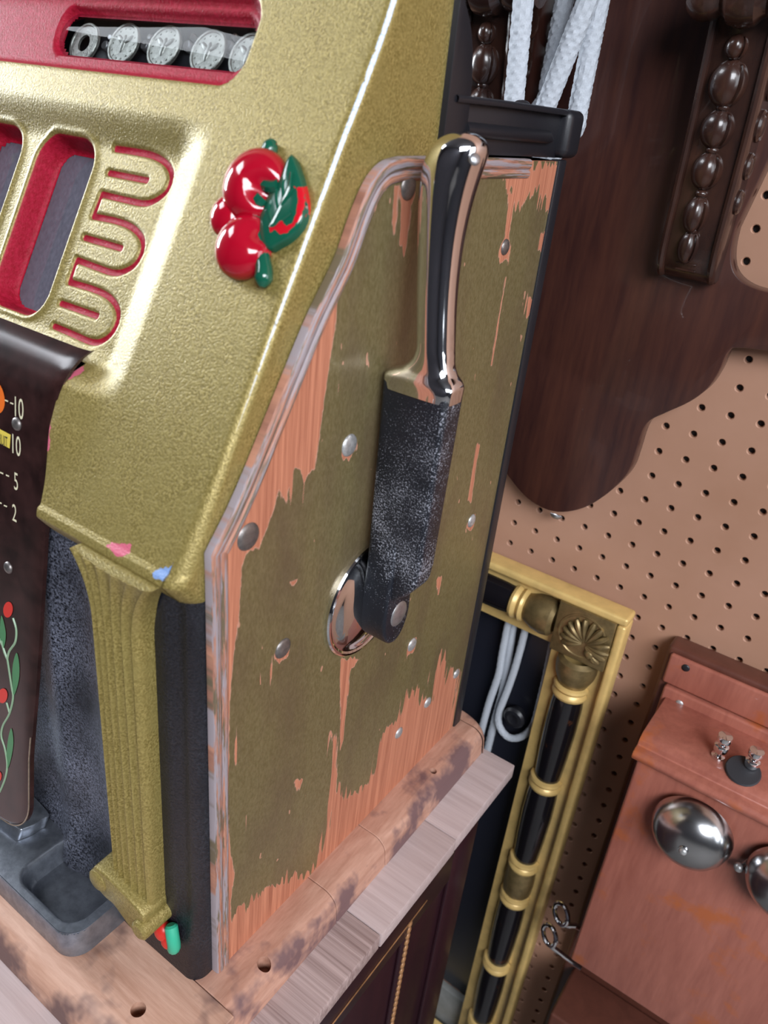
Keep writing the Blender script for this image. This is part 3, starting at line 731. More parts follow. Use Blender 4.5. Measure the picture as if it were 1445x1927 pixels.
def coin_cup():
    # aluminium cup standing on the base in front of the lower casting
    xs = np.linspace(-330, -84, 165); ys = np.linspace(-59, -2, 58)
    X, Y = np.meshgrid(xs, ys, indexing='ij')
    so = sd_box(X, Y, -400, -85.5, -58, 40, 17); si = sd_box(X, Y, -163, -93, -51.5, 30, 15)
    Z = 19.0 - 17.6 * sst((-si) / 6)
    P = np.stack([X, Y, Z], -1)
    top = grid(P)
    keep = []
    sov = so.ravel()
    F = [f for f in top[1] if max(sov[i] for i in f) < 1.0]
    # skirt
    out = [(x, y) for x, y in [( -330, -58)]]
    cpath = [(-330, -57.6)] + [(-102.5 + 17 * math.sin(a), -40.6 - 17 * math.cos(a)) for a in np.linspace(0, math.pi / 2, 14)] + [(-85.5, -8)]
    sk = np.array([[(x + ox, y + oy, z) for z, ox, oy in ((18.8, -1.0 * (x > -100), .8), (19.6, 0, 0), (17.5, .6 * (x > -103), -.6), (.2, 4.0 * (x > -103) , -2.5))] for x, y in cpath])
    c = mobj('coin_cup', cat((top[0], F), grid(sk)), ALU, SM, smooth=50)
    # pivot plate with a pin at the left
    m = prism(smooth_path([(-260, -34), (-196, -34), (-186, -28), (-184, -16), (-190, -8), (-260, -8)], 4, True), lambda x, y: (x, y, 19), lambda x, y: (x, y + 4, 29), 2, 2, 30)
    mobj('pivot_plate', m, ALU, c); mobj('pivot_pin', dome((-200, -24, 29.5), (.1, -.3, 1), 3.4, 3), STEEL, c)
coin_cup()

def side_panel():
    # outline on the machine's right side, (y, z)
    
    curve = [(16.2, 378), (47, 430), (65.4, 460.5), (84.5, 487), (94, 506), (101.5, 519), (109, 527.5), (119, 533), (133, 535.3)]
    o1 = [tuple(p) for p in smooth_path(np.array([(-4.6, 350)] + curve, float), 5)]
    out = [(.4, 0)] + o1 + [(331, 536), (331, 0)]
    Pn = np.array(out)
    # mm grid clipped to the outline
    ys = np.arange(-4.6, 331.1, 1.15); zs = np.arange(0, 536.5, 1.15)
    Y, Z = np.meshgrid(ys, zs, indexing='ij')
    fe = np.interp(Z, [0, 349] + [p[1] for p in o1], [.4, -4.4] + [p[0] for p in o1])
    top = np.interp(ys, [p[0] for p in o1] + [331], [p[1] for p in o1] + [536])
    # rows follow the outline: squeeze y between the front edge and 331
    T = np.linspace(0, 1, len(ys))[:, None]; Yg = fe + (331 - fe) * T; Zg = Z + 0 * Yg
    def P(L): return np.array([at(u, v, 0, 0)[1:] for u, v in L])
    rng = np.random.RandomState(7)
    def vnoise(a, b):
        n = rng.rand(400, 400); ai = np.floor(a).astype(int); bi = np.floor(b).astype(int); fa = a - ai; fb = b - bi
        fa = fa * fa * (3 - 2 * fa); fb = fb * fb * (3 - 2 * fb)
        g = lambda i, j: n[i % 400, j % 400]
        return g(ai, bi) * (1 - fa) * (1 - fb) + g(ai + 1, bi) * fa * (1 - fb) + g(ai, bi + 1) * (1 - fa) * fb + g(ai + 1, bi + 1) * fa * fb
    streak = vnoise(Yg / 2.6, Zg / 34) - .5; streak2 = vnoise(Yg / 1.4, Zg / 60) - .5; blot = vnoise(Yg / 9, Zg / 22) - .5
    f = np.full(Yg.shape, -40.0)
    def add(poly, amp=6.0, grow=0.0):
        nonlocal f
        f = np.maximum(f, sd_poly(Yg, Zg, P(poly)) + grow + amp * (streak + .55 * streak2))
    add([(690, 372), (676, 420), (655, 470), (638, 540), (631, 620), (612, 740), (600, 830), (592, 884), (580, 890), (573, 906), (566, 884), (557, 880), (548, 884), (538, 948), (532, 932), (524, 922), (514, 964), (500, 1000), (487, 1036), (478, 1030),
         (468, 1040), (455, 1062), (452, 1140), (441, 1230), (434, 1320), (430, 1500), (432, 1600), (441, 1645), (433, 1700), (436, 1738), (420, 1815), (396, 1830), (392, 1050), (440, 950), (500, 800), (580, 610), (640, 480), (670, 400)], 2.0)
    add([(436, 1738), (450, 1708), (469, 1702), (488, 1672), (517, 1660), (554, 1655), (587, 1640), (604, 1600), (617, 1556), (622, 1484), (629, 1424), (634, 1480), (646, 1502), (670, 1492), (695, 1468), (712, 1434), (720, 1380), (733, 1368), (753, 1347),
         (764, 1318), (778, 1300), (795, 1318), (812, 1318), (820, 1262), (832, 1222), (838, 1282), (849, 1254), (862, 1270), (846, 1400), (408, 1850)], 15.0, 0)
    add([(640, 1240), (680, 1238), (658, 1262), (652, 1300), (648, 1390), (641, 1410), (640, 1300)], 3.0)
    add([(622, 1376), (632, 1380), (634, 1460), (648, 1560), (620, 1560)], 9.0, .5)
    add([(946, 326), (953, 356), (963, 350), (975, 402), (991, 360), (995, 382), (1008, 352), (1025, 374), (1036, 408), (1050, 320), (1052, 306), (1000, 312)], 9.0)
    add([(958, 360), (968, 372), (958, 440), (955, 490), (948, 478), (952, 430)], 2.0, .2)
    add([(742, 350), (750, 350), (742, 440), (738, 420)], 2.0, .4); add([(757, 372), (772, 378), (760, 480), (752, 460)], 2.5)
    add([(700, 372), (716, 338), (734, 322), (752, 322), (738, 336), (716, 366), (704, 392)], 5.0, -.5)
    add([(1016, 440), (1028, 436), (1022, 474), (1012, 470)], 3.0); add([(994, 560), (1004, 560), (996, 600), (990, 596)], 3.0)
    add([(897, 836), (902, 838), (886, 945), (881, 940)], 1.5, .6); add([(950, 520), (953, 520), (926, 690), (922, 690)], .6, -.55)
    add([(822, 1090), (830, 1086), (824, 1118)], 2.0, 1.0); add([(545, 1095), (558, 1092), (552, 1104)], 1.0, .4); add([(556, 1470), (568, 1468), (562, 1488)], 1.5, 1.0)
    for u, v, r in NAILS:
        c = at(u, v, 0, 0); d = np.hypot(Yg - c[1], Zg - c[2] + 2.5); f = np.maximum(f, 7.2 - d + 4 * streak)
    # light nicks: long thin scratches in the paint along the grain near the bare areas
    near = f > -16
    f = np.where(near, np.maximum(f, 8.5 * (streak + streak2) + 5 * blot - 5.6 + f * .12), f)
    V0 = np.stack([np.full(Yg.shape, .0), Yg, np.minimum(Zg, 536)], -1)
    # trim above the sloping shoulder: the front edge function already follows it
    V, F = grid(V0); n = len(V)
    # thickness
    bnd = [(0.0, p[0], p[1]) for p in out]; back = [(-4.0, p[0], p[1]) for p in out]; k_ = len(out)
    sk = (np.array(bnd + back), [(i, (i + 1) % k_, k_ + (i + 1) % k_, k_ + i) for i in range(k_)])
    V2, F2 = cat((V, F), sk)
    mobj('side_panel', (V2, F2), PANEL, SM, attrs={'peel': np.concatenate([f.ravel(), np.full(2 * k_, 5.0)])}, smooth=50, norm=False)
    # double bead along the front edge and the top
    path = [(.4 - 4.8 * q / 349, q + .3) for q in range(0, 348, 12)] + o1 + [(170, 536), (250, 536), (285, 536)]
    path = np.array(path); prof = [(-1.0, -4.2), (-1.0, .2), (-.4, 1.5), (1.2, 2.2), (3.4, 2.1), (4.8, 1.4), (5.4, .5), (5.9, .5), (6.6, 1.5), (8.2, 2.0), (9.8, 1.5), (10.8, .5), (11.2, -.5)]
    rows = []
    for i, p in enumerate(path):
        t = path[min(i + 1, len(path) - 1)] - path[max(i - 1, 0)]; t /= np.linalg.norm(t); nn = np.array([t[1], -t[0]])   # inward
        rows.append([(h, *(p + nn * d)) for d, h in prof])
    pu = np.concatenate([[0], np.cumsum(np.linalg.norm(np.diff(path, axis=0), axis=1))]); R_ = np.array(rows)
    mobj('edge_bead', grid(R_), EDGE, SM, smooth=50, attrs={'pu': np.repeat(pu[:, None], R_.shape[1], 1), 'pv': np.repeat(np.array([p[0] for p in prof])[None, :], len(pu), 0)})
    for u, v, r in NAILS:
        c = at(u, v, 0, 0); mobj('nail_head', dome(c, (1, 0, 0), r, 2.2, 20), NAIL if v < 700 or u < 600 else NAILL, SM)
    # black flange of the back door along the rear edge
    mobj('back_flange', box(-6, 1.8, 331.2, 344, -2, 537, 1.2), BLACKS, SM)
    mobj('back_door', box(-W + 6, -6, 336, 345, 0, 536, 1.5), BLACKS, SM)
    mobj('left_panel', box(-W - 1, -W + 4, -2, 331, 0, 400, 1.5), PANEL2, SM)
NAILS = [(768, 352, 7.0), (950, 465, 5.6), (657, 838, 7.2), (467, 1010, 8.2), (887, 980, 6.0), (532, 1220, 7.0), (775, 1213, 6.2), (750, 1379, 5.6), (804, 1322, 5.6), (858, 1268, 5.2)]
NAILL = plain('bright_worn_nail_head', (.50, .50, .50), .4, .6, 300, .3)
PANEL2 = m_wood('plain_gold_painted_wood', (.20, .15, .05), (.17, .12, .04), (60, 60, 8), .45)
side_panel()

def rear_case():
    # black hood behind the gold front and the ledge of the back door
    prof = [(176, 540)] + [(176, 640), (178, 638)] + [tuple(p) for p in smooth_path(np.array([(172, 614), (184, 606), (191.5, 592), (195, 575), (196.5, 562)], float), 5)] + [(197, 540)]
    prof = [(172, 540), (172, 618)] + [tuple(p) for p in smooth_path(np.array([(178, 611), (186, 602), (192, 590), (195.5, 576), (197, 560)], float), 5)] + [(197, 540)]
    mobj('rear_hood', prism(prof, lambda y, z: (-W + 4, y, z), lambda y, z: (-1.0, y, z), .8, 2, 50), BLACKS, SM)
    led = mobj('rear_ledge', cat(box(-W + 4, -4.0, 190, 346, 538, 565.5, 1.0)), BLACKS, SM)
    # raised rim round the recessed end of the ledge
    outer = smooth_path(np.array([(180, 568.5), (240, 569.2), (300, 569.2), (330, 569.0), (340, 566), (343.5, 558), (343.5, 540)], float), 6)
    rim = []
    for i, p in enumerate(outer):
        t = outer[min(i + 1, len(outer) - 1)] - outer[max(i - 1, 0)]; t /= np.linalg.norm(t); nn = np.array([t[1], -t[0]])
        rim.append([(x, *(p + nn * d)) for x, d in ((-60, 0), (-.6, 0), (.6, .8), (.8, 2.2), (.3, 3.6), (-4.5, 4.2))])
    mobj('ledge_rim', grid(np.array(rim)), BLACKS, led, smooth=50)
    mobj('ledge_end', box(-60, 4.5, 331, 357, 538.2, 569.5, 5.5, 4), BLACKS, led)
    mobj('ledge_fillet', tube([(-3.0, 196, 551.5), (-3.0, 312, 551.0), (-3.6, 322, 549.5)], [4.2, 4.2, 1.5], 12), BLACKS, led)
    mobj('ledge_screw', dome((-20, 300, 569.3), (0, 0, 1), 5.5, 2.5), BLACKS, led)
rear_case()

def handle():
    ay, az = 139.0, 254.0
    h = bpy.data.objects.new('handle', None); col.objects.link(h); h.parent = SM; h['_o'] = list(SM['_o']); h['label'] = 'chrome and black pull handle'
    c = (0, ay, az)
    mobj('escutcheon', lathe(c, (1, 0, 0), [(43.5, 0), (43.5, 2.2), (42.5, 3.4), (41, 3.6), (39.5, 2.8), (38, 3.0), (34, 5.0), (28, 7.2), (21, 9.0), (14, 10.2), (9, 10.6), (9, 13), (0, 13)], 64), CHROME, h)
    # flat lug on the shaft and the wide cast arm above it
    lug = [(ay + 15.5 * math.cos(t), az + 24 * math.sin(t)) for t in np.linspace(math.pi, 2 * math.pi, 18)] + [(ay + 14, az + 30), (ay + 10, az + 60), (ay - 12, az + 60), (ay - 14.5, az + 20)]
    front = ay - 11.5; back = ay + 8.5
    lugm = prism(lug, lambda y, z: (7.5, y, z), lambda y, z: (29.0, y, z), 2.6, 3, 30)
    arm_o = [(6.5, az + 4), (28, az + 14), (39, az + 24), (45.5, az + 33), (47, az + 46), (49, az + 140), (49.5, az + 163), (3.5, az + 165), (4.5, az + 120)]
    armm = prism(arm_o, lambda x, z: (x, front, z), lambda x, z: (x, back, z), 3.4, 3, 20)
    arm = mobj('arm', cat(lugm, armm), ARM, h, smooth=50)
    mobj('pivot_bolt', dome((29, ay + 1, az), (1, 0, 0), 9.5, 1.6, 24), STEEL, arm)
    # chrome collar flowing from the arm's oblong section into the round grip
    secs = [(az + 158, 26.5, 23.6, 10.8, -1.5, 4.5), (az + 164, 26.5, 24.0, 11.2, -1.5, 4.5), (az + 167, 27, 23.6, 11.2, -1.3, 4.0), (az + 170, 28, 21.0, 10.6, -1, 3.4), (az + 173, 29.5, 16.5, 10.3, -.6, 2.8), (az + 178, 30.6, 13, 10.6, -.3, 2.3), (az + 184, 30.8, 11.8, 11.3, 0, 2)]
    for px, rr in (((820, 640), 11.4), ((822, 560), 11.6), ((827, 480), 12.3), ((833, 420), 13.4), ((841, 365), 14.8), ((850, 325), 15.6), ((858, 300), 15.6), ((866, 280), 14.6), ((872, 266), 12.4), ((876, 256), 9.0), ((878, 250), 5.0), ((879, 247.5), .4)):
        p = at(*px, 1, ay); secs.append((p[2], p[0], rr * (1.0 if p[2] < 500 else 1.0), rr, 0, 2))
    S = np.array(secs); tt = np.arange(len(S)); S = smooth_path(S, 4)
    P = []
    for z, x, rx, ry, dy, e in S:
        row = []
        for a in np.linspace(0, 2 * math.pi, 40, endpoint=False):
            ca, sa = math.cos(a), math.sin(a)
            row.append((x + rx * np.sign(ca) * abs(ca) ** (2 / e), ay + dy + ry * np.sign(sa) * abs(sa) ** (2 / e), z))
        P.append(row)
    P = np.array(P)
    mobj('grip', grid(P.transpose(1, 0, 2), closeu=True), CHROME, h, smooth=60)
    p = at(898, 300, 1, ay - 8); mobj('grip_screw', dome(p + np.array([-1.5, 0, 0]), (.75, -.5, .4), 3.2, 1.4, 12), STEEL, h)
handle()

def base():
    # wooden plinth: front rail and a side rail in three pieces, rounded over at the top edge
    def rail(name, o, mat, cutters=()):
        q = mobj(name, o, mat, SM); 
        if cutters: cut(q, cutters)
        return q
    def ro(outer, inner, sgn):                          # quarter-round section (d = outward position, z)
        r = 15.0
        return [(inner, -27.9), (inner, 0)] + [(outer - r + r * math.sin(a), -r + r * math.cos(a)) for a in np.linspace(0, math.pi / 2, 8)] + [(outer + 1.5, -27.9)]
    pr = ro(31, -12, 1)
    hole = lambda x, y, r=5.2: lathe((x, y, -30), (0, 0, 1), [(0, 0), (r, 0), (r, 40), (0, 40)], 20)
    blind = lambda x, y, r=5.2: lathe((x, y, -14), (0, 0, 1), [(0, 0), (r, 0), (r, 40), (0, 40)], 20)
    segs = [(-13.2, 100.6), (101.2, 169), (169.5, 345)]
    for i, (a, b) in enumerate(segs):
        cs = [blind(21.3, 26.2)] if i == 0 else ([blind(17, 266, 3.5)] if i == 2 else [])
        rail('side_rail', prism(pr, lambda x, z, a=a: (x, a, z), lambda x, z, b=b: (x - i * .5, b, z), .5, 1, 50), BASES, cs)
    # rounded rear end
    pts = []
    for t in np.linspace(0, math.pi / 2, 12):
        pts.append([(-12 + (d + 12) * math.cos(t) , 345.3 + (d + 12) * .45 * math.sin(t), z) for d, z in pr])
    mobj('rail_end', grid(np.array(pts)), BASES, SM, smooth=50)
    pf = ro(79, 13.8, 1)
    fr = rail('front_rail', prism(pf, lambda d, z: (-W - 30, -d, z), lambda d, z: (31, -d, z) if d < 60 else (31 - (d - 60) * .4, -d, z), .5, 1, 50), BASEW, [blind(-22.4, -51)])
    mobj('base_deck', box(-W - 10, -12.6, -13.4, 345, -27.9, -1.0, .5), BASEW, SM)
base()

# ------------------------------------------------------------------ things on the wall
def wall_shelf():
    t = thing('carved_wall_bracket', 'dark mahogany wall bracket with scalloped lower edge and carved beaded corbels', 'bracket', (20, 460, 216))
    yb = 447.0
    def B(u, v): p = at(u, v, 1, yb); return (p[0], p[2])
    low = [B(*p) for p in ((1378, 655), (1366, 668), (1352, 700), (1330, 732), (1296, 757), (1250, 778), (1222, 792), (1208, 812), (1196, 850), (1184, 884), (1166, 908), (1136, 934), (1098, 956), (1058, 964), (1025, 958), (992, 938), (968, 912), (950, 888))]
    low = [tuple(p) for p in smooth_path(np.array(low), 4)]
    right = [B(*p) for p in ((1660, 640), (1590, 668), (1500, 668), (1440, 660), (1400, 655))]
    cutp = [B(*p) for p in ((1384, 430), (1376, 470), (1378, 505), (1396, 530), (1430, 546), (1480, 552), (1600, 540))]
    cutp = [tuple(p) for p in smooth_path(np.array(cutp), 4)]
    lx = low[-1][0]
    out = [tuple(p) for p in cutp] + [(230, 470)] + right + low + [(lx - 60, 262), (lx - 95, 330), (-150, 400), (-180, 480), (-180, 760), (100, 760), (112, 640), (118, 560)]
    # outline must run round once: right scroll, lower edge, left side, top, back down beside the corbel
    mobj('back_board', prism(out, lambda x, z: (x, yb, z), lambda x, z: (x, yb + 20, z), 1.5, 2, 30), SHELF, t)
    # hanging screw at the foot
    p = at(1047, 968, 1, 455); mobj('foot_screw', dome(p + np.array([0, 0, -1]), (0, -.4, -1), 6.5, 4), STEEL, t)
    mobj('top_board', box(-320, 330, 360, 468, 720, 745, 3), SHELF, t)
    def corbel(x0, x1, ztip, mirror=False):
        w_ = x1 - x0; xc = (x0 + x1) / 2
        prof = [(446, ztip), (438, ztip - 2), (428, ztip + 4), (421, ztip + 20), (418, ztip + 60), (414, ztip + 110), (407, ztip + 160), (400, ztip + 200), (396, ztip + 255), (446, ztip + 255)]
        prof = [prof[0]] + [tuple(p) for p in smooth_path(np.array(prof[1:-1], float), 4)] + [prof[-1]]
        c = mobj('corbel', prism(prof, lambda y, z: (x0, y, z), lambda y, z: (x1, y, z), 1.2, 2, 45), CARVE, t)
        pf = np.array(prof[1:-1])
        def fy(z): return np.interp(z, pf[:, 1][np.argsort(pf[:, 1])], pf[:, 0][np.argsort(pf[:, 1])])
        # raised side ribs
        for xx in (x0 + 3.0, x1 - 3.0):
            mobj('rib', tube([(xx, y - .5, z) for y, z in pf[2:]], 3.0, 8), CARVE, c)
        zt = ztip
        beads = [(24, 8.0, 12.5), (48, 9.5, 14.0), (79, 11.5, 13.5), (107, 12.2, 13.5), (136, 13.5, 15.5), (158, 8, 8)]
        for dz, r, rz in beads:
            z = zt + dz; y = fy(z)
            b = ball((xc - 1, y - 1, z), r, 9.5 if r > 8.5 else 7, rz, 20, 14)
            V = b[0].copy()
            # carved crescent across the right of each fruit
            q = (V[:, 0] - (xc - 1)) / r; s = np.exp(-((q - .55 + .25 * ((V[:, 2] - z) / rz) ** 2) / .10) ** 2)
            V[:, 1] += 3.2 * s * (V[:, 1] < y); 
            fl = np.sin((V[:, 0] - xc) * 1.6) * .5 * np.clip((V[:, 2] - z) / rz, 0, 1); V[:, 1] += fl
            mobj('carved_fruit', (V, b[1]), CARVE, c, smooth=60)
        for dz in (37, 63, 93, 121):
            z = zt + dz; mobj('carved_bud', ball((xc - 1, fy(z) - 1, z), 5, 5, 3.4, 12, 8), CARVE, c)
        for dz in (6, 11): mobj('carved_line', tube([(xc - 8, fy(zt + dz) - .2, zt + dz), (xc + 8, fy(zt + dz) - .2, zt + dz)], .9, 6), CARVE, c)
        # side scrolls
        for dz, r in ((60, 9), (85, 9.5), (112, 11), (140, 12), (170, 13)):
            for xx, sx in ((x1, 1),):
                mobj('side_scroll', cat(lathe((xx - 1, 431, zt + dz), (1, 0, 0), [(r, 0), (r, 2.5), (r - 1.5, 4), (r - 3.5, 3), (r - 5, 4.2), (0, 4.6)], 20)), CARVE, c)
        # turned roll across the top
        L = x1 - x0 + 36; xa = x0 - 14
        pr = [(0, 0), (13, 0), (16, 4), (17.5, 10), (16, 18), (13, 22), (14, 24), (18.5, 28), (20.5, 37), (18.5, 46), (14, 50), (13, 52), (16, 56), (17.5, 64), (16, 70), (13, L), (0, L)]
        mobj('turned_roll', lathe((xa, 398, zt + 188), (1, 0, 0), pr, 24), CARVE, c)
    p = at(1270, 505, 1, 425); q = at(1372, 520, 1, 425)
    corbel(p[0] - 15, p[0] + 31, p[2] - 6)
    corbel(p[0] - 212, p[0] - 166, p[2] - 6)
wall_shelf()

def ropes():
    def braid(a, s): return .88 + .18 * max(abs(math.sin(3 * a + s * .36)), abs(math.sin(3 * a - s * .36))) ** 2
    top = [((985, 0), (967, 190), 376, 'white braided cotton rope nearest the gold machine, hanging beside the bracket', 7.6),
           ((1064, -10), (1034, 150), 428, 'white braided rope half hidden behind the crossing strand', 7.6),
           ((1106, 0), (1031, 190), 394, 'white braided rope slanting across the strand behind it', 7.8),
           ((1130, -10), (1088, 205), 411, 'white braided rope furthest right, against the dark bracket board', 7.6)]
    for (a, b, y, lab, r) in top:
        p = at(*a, 1, y); q = at(*b, 1, y); d = (q - p) / np.linalg.norm(q - p)
        dz = q[2] - 505
        e = q + d * (dz / max(-d[2], .2))
        g = q + d * 14; path = [p - d * 90, p, (p + q) / 2, q, g, g + np.array([-9, 0, -14]), g + np.array([-26, 0, -30]), g + np.array([-55, 0, -58]), g + np.array([-85, 0, -130]), g + np.array([-95, 0, -260])]
        P = smooth_path(path, 26)
        o = mobj('cotton_rope', tube(P, r, 24, braid), ROPE, None, org=P[-1]); tag(o, lab, 'rope', 'white ropes behind the machine')
    # ropes and a loop hanging inside the gilded frame
    def low(L, y, r, lab):
        P = smooth_path([at(u, v, 1, y) for u, v in L], 14); o = mobj('cotton_rope', tube(P, r, 16, braid), ROPE, None, org=P[-1]); tag(o, lab, 'rope', 'white ropes inside the gilded frame')
    low([(975, 1090), (958, 1165), (945, 1230), (938, 1270), (918, 1330), (900, 1400), (885, 1470)], 457, 4.2, 'white rope inside the gilded frame, leftmost strand running down behind the stand')
    low([(980, 1090), (968, 1160), (958, 1230), (946, 1300), (930, 1360), (915, 1420), (900, 1480)], 466, 4.4, 'thick white rope inside the gilded frame, beside the leftmost strand')
    low([(1003, 1090), (990, 1175), (974, 1240), (958, 1290), (941, 1335), (938, 1360), (948, 1380), (964, 1389), (985, 1384), (1004, 1362), (1015, 1325), (1028, 1270), (1040, 1210), (1050, 1150)], 457.5, 4.2, 'white rope hanging in a U-shaped loop inside the gilded frame')
    c = at(966, 1352, 1, 452); o = mobj('round_knob', lathe(c + np.array([0, 12, 0]), (0, -1, 0), [(10, 0), (10, 4), (13, 7), (13.5, 11), (11, 14), (7, 14.6), (5, 13.5), (0, 13)], 24), BLACKS, None, org=c + np.array([0, 12, 0]))
    tag(o, 'small black round knob inside the U-shaped rope loop', 'knob')
ropes()

def gilt_frame():
    x1 = 119.0; zt = 141.0; x0 = -330.0; zb = -745.0; y = 440.0
    t = thing('gilded_frame', 'gilded frame with black turned half columns and a shell corner block', 'picture frame', ((x0 + x1) / 2, 455, zb))
    # boards
    mobj('right_stile', box(48, x1 - 1, y, y + 12, zb, zt - 1, 1.0), FGOLD, t); mobj('left_stile', box(x0 + 1, x0 + 71, y, y + 12, zb, zt - 1, 1), FGOLD, t)
    mobj('top_rail', box(x0 + 71.2, 47.8, y, y + 12, zt - 71, zt - 1, 1.0), FGOLD, t); mobj('bottom_rail', box(x0 + 71.2, 47.8, y, y + 12, zb, zb + 70, 1.0), FGOLD, t)
    def mould(a, b): return box(*a, *b)
    mobj('top_moulding', box(x0, x1, y - 12, y + 13, zt - 9.5, zt, 3.2, 3), FGOLD, t)
    mobj('right_moulding', box(x1 - 9.5, x1, y - 12, y + 13, zb, zt - 9.7, 3.2, 3), FGOLD, t); mobj('left_moulding', box(x0, x0 + 9.5, y - 12, y + 13, zb, zt - 9.7, 3.2, 3), FGOLD, t)
    mobj('backing', box(x0 + 60, 60, 471, 473.5, -608, zt - 60, .5), MIR, t)
    # corner block with shell
    cx, cz = 79.5, 103.0; hb = 30.0
    blk = mobj('corner_block', box(cx - hb, cx + hb, y - 14, y + .5, cz - hb, cz + hb, 1.2), FBRONZE, t)
    fan = []
    for i in range(13):
        a = math.radians(200 - i * 20) ; d = np.array([math.cos(a), 0, math.sin(a)]); L = 24 + 4 * math.sin(math.pi * i / 12)
        base_ = np.array([cx + 5, y - 15, cz - 6]); P = [base_ + d * s * L + np.array([0, -2.5 * math.sin(math.pi * min(s, .95)), 0]) for s in np.linspace(.12, 1, 7)]
        fan.append(tube(P, [1.2, 1.8, 2.4, 3.0, 3.4, 3.3, 2.0], 8))
    mobj('shell', cat(*fan, ball((cx + 13, y - 16, cz - 14), 6.5, 5, 5.5), lathe((cx, y - 13.5, cz), (0, -1, 0), [(26, 0), (25.5, 1.2), (24, 1.4), (23, .6), (0, .6)], 36)), FBRONZE, blk)
    # turned half columns
    def column(c, ax, L):
        ax = np.array(ax, float); e1 = np.cross(ax, np.array([0, 1.0, 0])); sweep = math.pi
        def seg(name, prof, mat): mobj(name, lathe(c, ax, prof, 24, math.pi, e1 if np.cross(ax, e1)[1] < 0 else -e1), mat, t)
        k_ = 0.0
        seg('column_cup', [(17, 2), (21.5, 6), (22.5, 14), (21, 24), (17, 33), (16, 36)], FBRONZE)
        s = 36
        def ring(s_): seg('column_ring', [(15, s_), (18.5, s_ + 1.5), (19.5, s_ + 4), (18, s_ + 7), (16.5, s_ + 8), (18.5, s_ + 10), (19.5, s_ + 13), (18.5, s_ + 16), (15, s_ + 18)], FGOLD)
        ring(s); s += 18
        lens = [118, 118, 118, 118]
        for i, ln in enumerate(lens):
            if s + ln > L: break
            m_ = s + ln / 2
            seg('column_shaft', [(16.5, s), (17.5, s + 10), (18, s + ln * .35), (17, s + ln * .7), (15.5, s + ln - 6), (15, s + ln)], FBLACK); s += ln
            if i % 2 == 0: ring(s); s += 18
            else:
                ring(s); s += 18; seg('column_cup', [(16, s), (18, s + 4), (19, s + 22), (18, s + 42), (16, s + 46)], FBRONZE); s += 46; ring(s); s += 18
    column((cx, y - 1.0, cz - hb), (0, 0, -1), 900)
    column((cx - hb, y - 1.0, cz), (-1, 0, 0), 330)
gilt_frame()

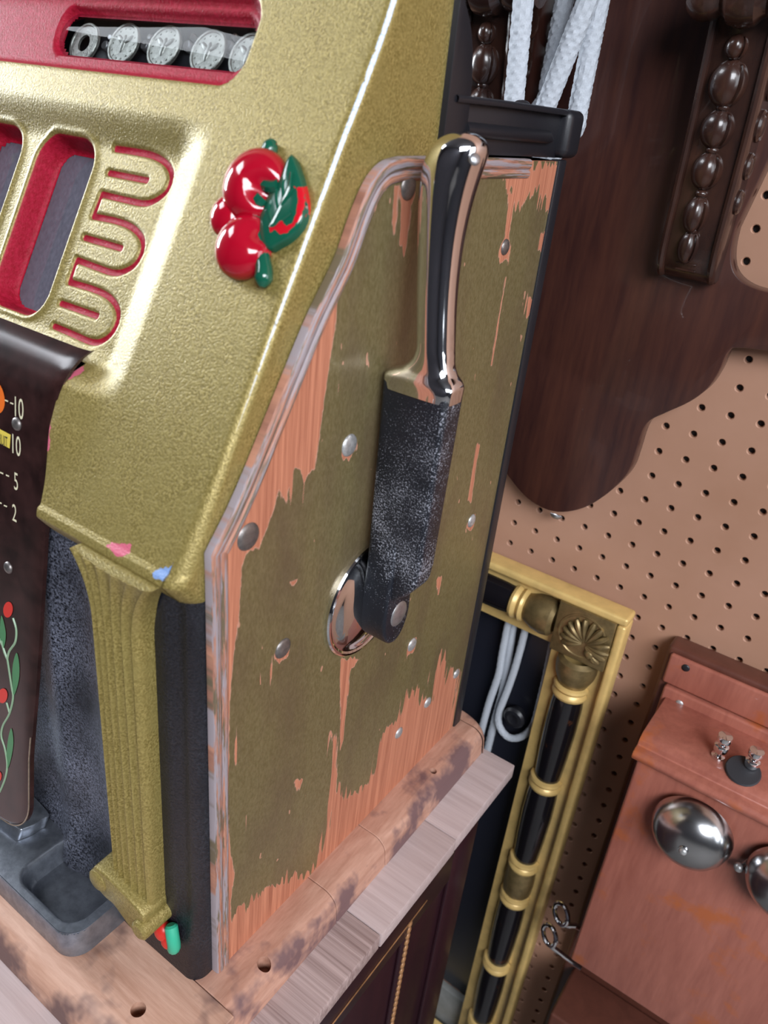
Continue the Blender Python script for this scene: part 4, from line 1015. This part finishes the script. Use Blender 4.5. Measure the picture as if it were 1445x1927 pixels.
def telephone():
    t = thing('wall_telephone', 'reddish wooden wall telephone with two nickel bells', 'telephone', (290, 470, -252))
    X0 = 175.0; X1 = 410.0; yf = 360.0; zt = 55.0; zb = -251.0
    mobj('back_board', box(158, 428, 447, 473, -740, 122, 5, 4), PHONED, t)
    mobj('board_face', cat(box(163, 423, 441, 447.2, 83, 117, 2.5, 3), box(167, 420, 437, 447.2, -280, 82, 2.5, 3)), PHONE, t)
    body = mobj('box_body', box(X0 + 2, X1, yf + 14, 440, zb + 2, zt - 2, 1.0), PHONED, t)
    door = mobj('front_door', box(X0, X1 + 2, yf, yf + 14, zb, zt - 6, 3.0, 3), PHONE, t)
    # moulded top board
    prof = [(yf - 6, zt - 4), (yf - 7, zt + 1), (yf - 4, zt + 5), (yf + 4, zt + 6), (yf + 6, zt + 11), (yf + 12, zt + 15), (yf + 22, zt + 16), (441, zt + 16), (441, zt - 4)]
    mobj('top_board', prism(prof, lambda y, z: (X0 - 5 + (y - yf) * .02, y, z), lambda y, z: (X1 + 6, y, z), 1.5, 2, 25), PHONE, t)
    for u, v in ((1290, 1257), (1278, 1324)):
        p = at(u, v, 1, 441 if v < 1300 else 437); mobj('board_screw', dome(p, (0, -1, 0), 4.0, 1.5), BLACKS if v < 1300 else NAILL, t)
    zt2 = zt + 16
    for i, (u, v) in enumerate(((1350, 1424), (1408, 1452))):
        p = at(u, v, 2, zt2); 
        mobj('binding_post', lathe(p, (0, 0, 1), [(6, 0), (6, 2), (3, 3), (3, 6), (5.5, 7), (6.5, 9), (6.5, 14), (5.5, 15), (3, 15.5), (3, 18), (6.2, 19), (6.8, 22), (6.2, 25), (0, 26)], 16), CHROME, t)
        if i: mobj('washer', lathe(p + np.array([-4, -6, 3]), (0, -.35, 1), [(0, -1), (14, -1), (15, 0), (14, 1.4), (0, 2)], 28), plain('black_rubber_disc', (.03, .03, .035), .5), t)
    # bells
    def bell(u, v):
        p = at(u, v, 1, yf - 26); c = np.array([p[0], yf, p[2]])
        prof = [(33.5, 6), (35.5, 7), (35.5, 9.5), (34.5, 13), (33, 18), (29.5, 24), (24, 29), (17, 32.5), (9, 34.5), (4.5, 35), (4.5, 36.5), (0, 36.8)]
        b = mobj('bell', lathe(c, (0, -1, 0), prof, 56), NICK, t)
        mobj('bell_post', lathe(c, (0, -1, 0), [(4, 0), (4, 35)], 12), STEEL, b); mobj('bell_screw', dome(c + np.array([0, -36.5, 0]), (0, -1, 0), 3.6, 2.4, 14), NAILL, b)
        mobj('bell_clip', box(c[0] - 6, c[0] + 6, yf - 10, yf - .1, c[2] - 38, c[2] - 30, 1.5), STEEL, b)
    bell(1291, 1588); bell(1478, 1690)
    p = at(1390, 1632, 1, yf - 10); mobj('clapper', cat(ball(p, 4.5, 4.5, 4.5, 14, 10), tube([p, p + np.array([6, 10.2, 8])], 1.2, 8)), NAILL, t)
    # hook fork on the left side: two wire eyes
    for (u, v, tu, tv) in ((1056, 1720, 1082, 1742), (1034, 1760, 1062, 1800)):
        c = at(u, v, 1, 392); e = at(tu, tv, 1, 398)
        e1 = np.array([.75, -.15, .64]); e1 /= np.linalg.norm(e1); e2 = np.cross(np.array([-.3, -.9, .3]), e1); e2 /= np.linalg.norm(e2)
        ring = [c + (e1 * math.cos(a) * 9.5 + e2 * math.sin(a) * 11.5) for a in np.linspace(0, 2 * math.pi, 28, endpoint=False)]
        j = min(ring, key=lambda q: np.linalg.norm(q - e))
        mobj('hook_eye', cat(tube(ring, 2.8, 10, closed=True), tube([j, e, e + (e - j) * .4 + np.array([14, 0, 0])], 3.2, 10)), CHROME, t)
    mobj('added_lower_box', box(172, 414, 372, 446.8, -720, -372, 4, 3), PHONED, t)  # guessed lower box, added to block light low on the wall
NICK = m_chrome('nickel_bell', (.52, .52, .53), .22)
telephone()
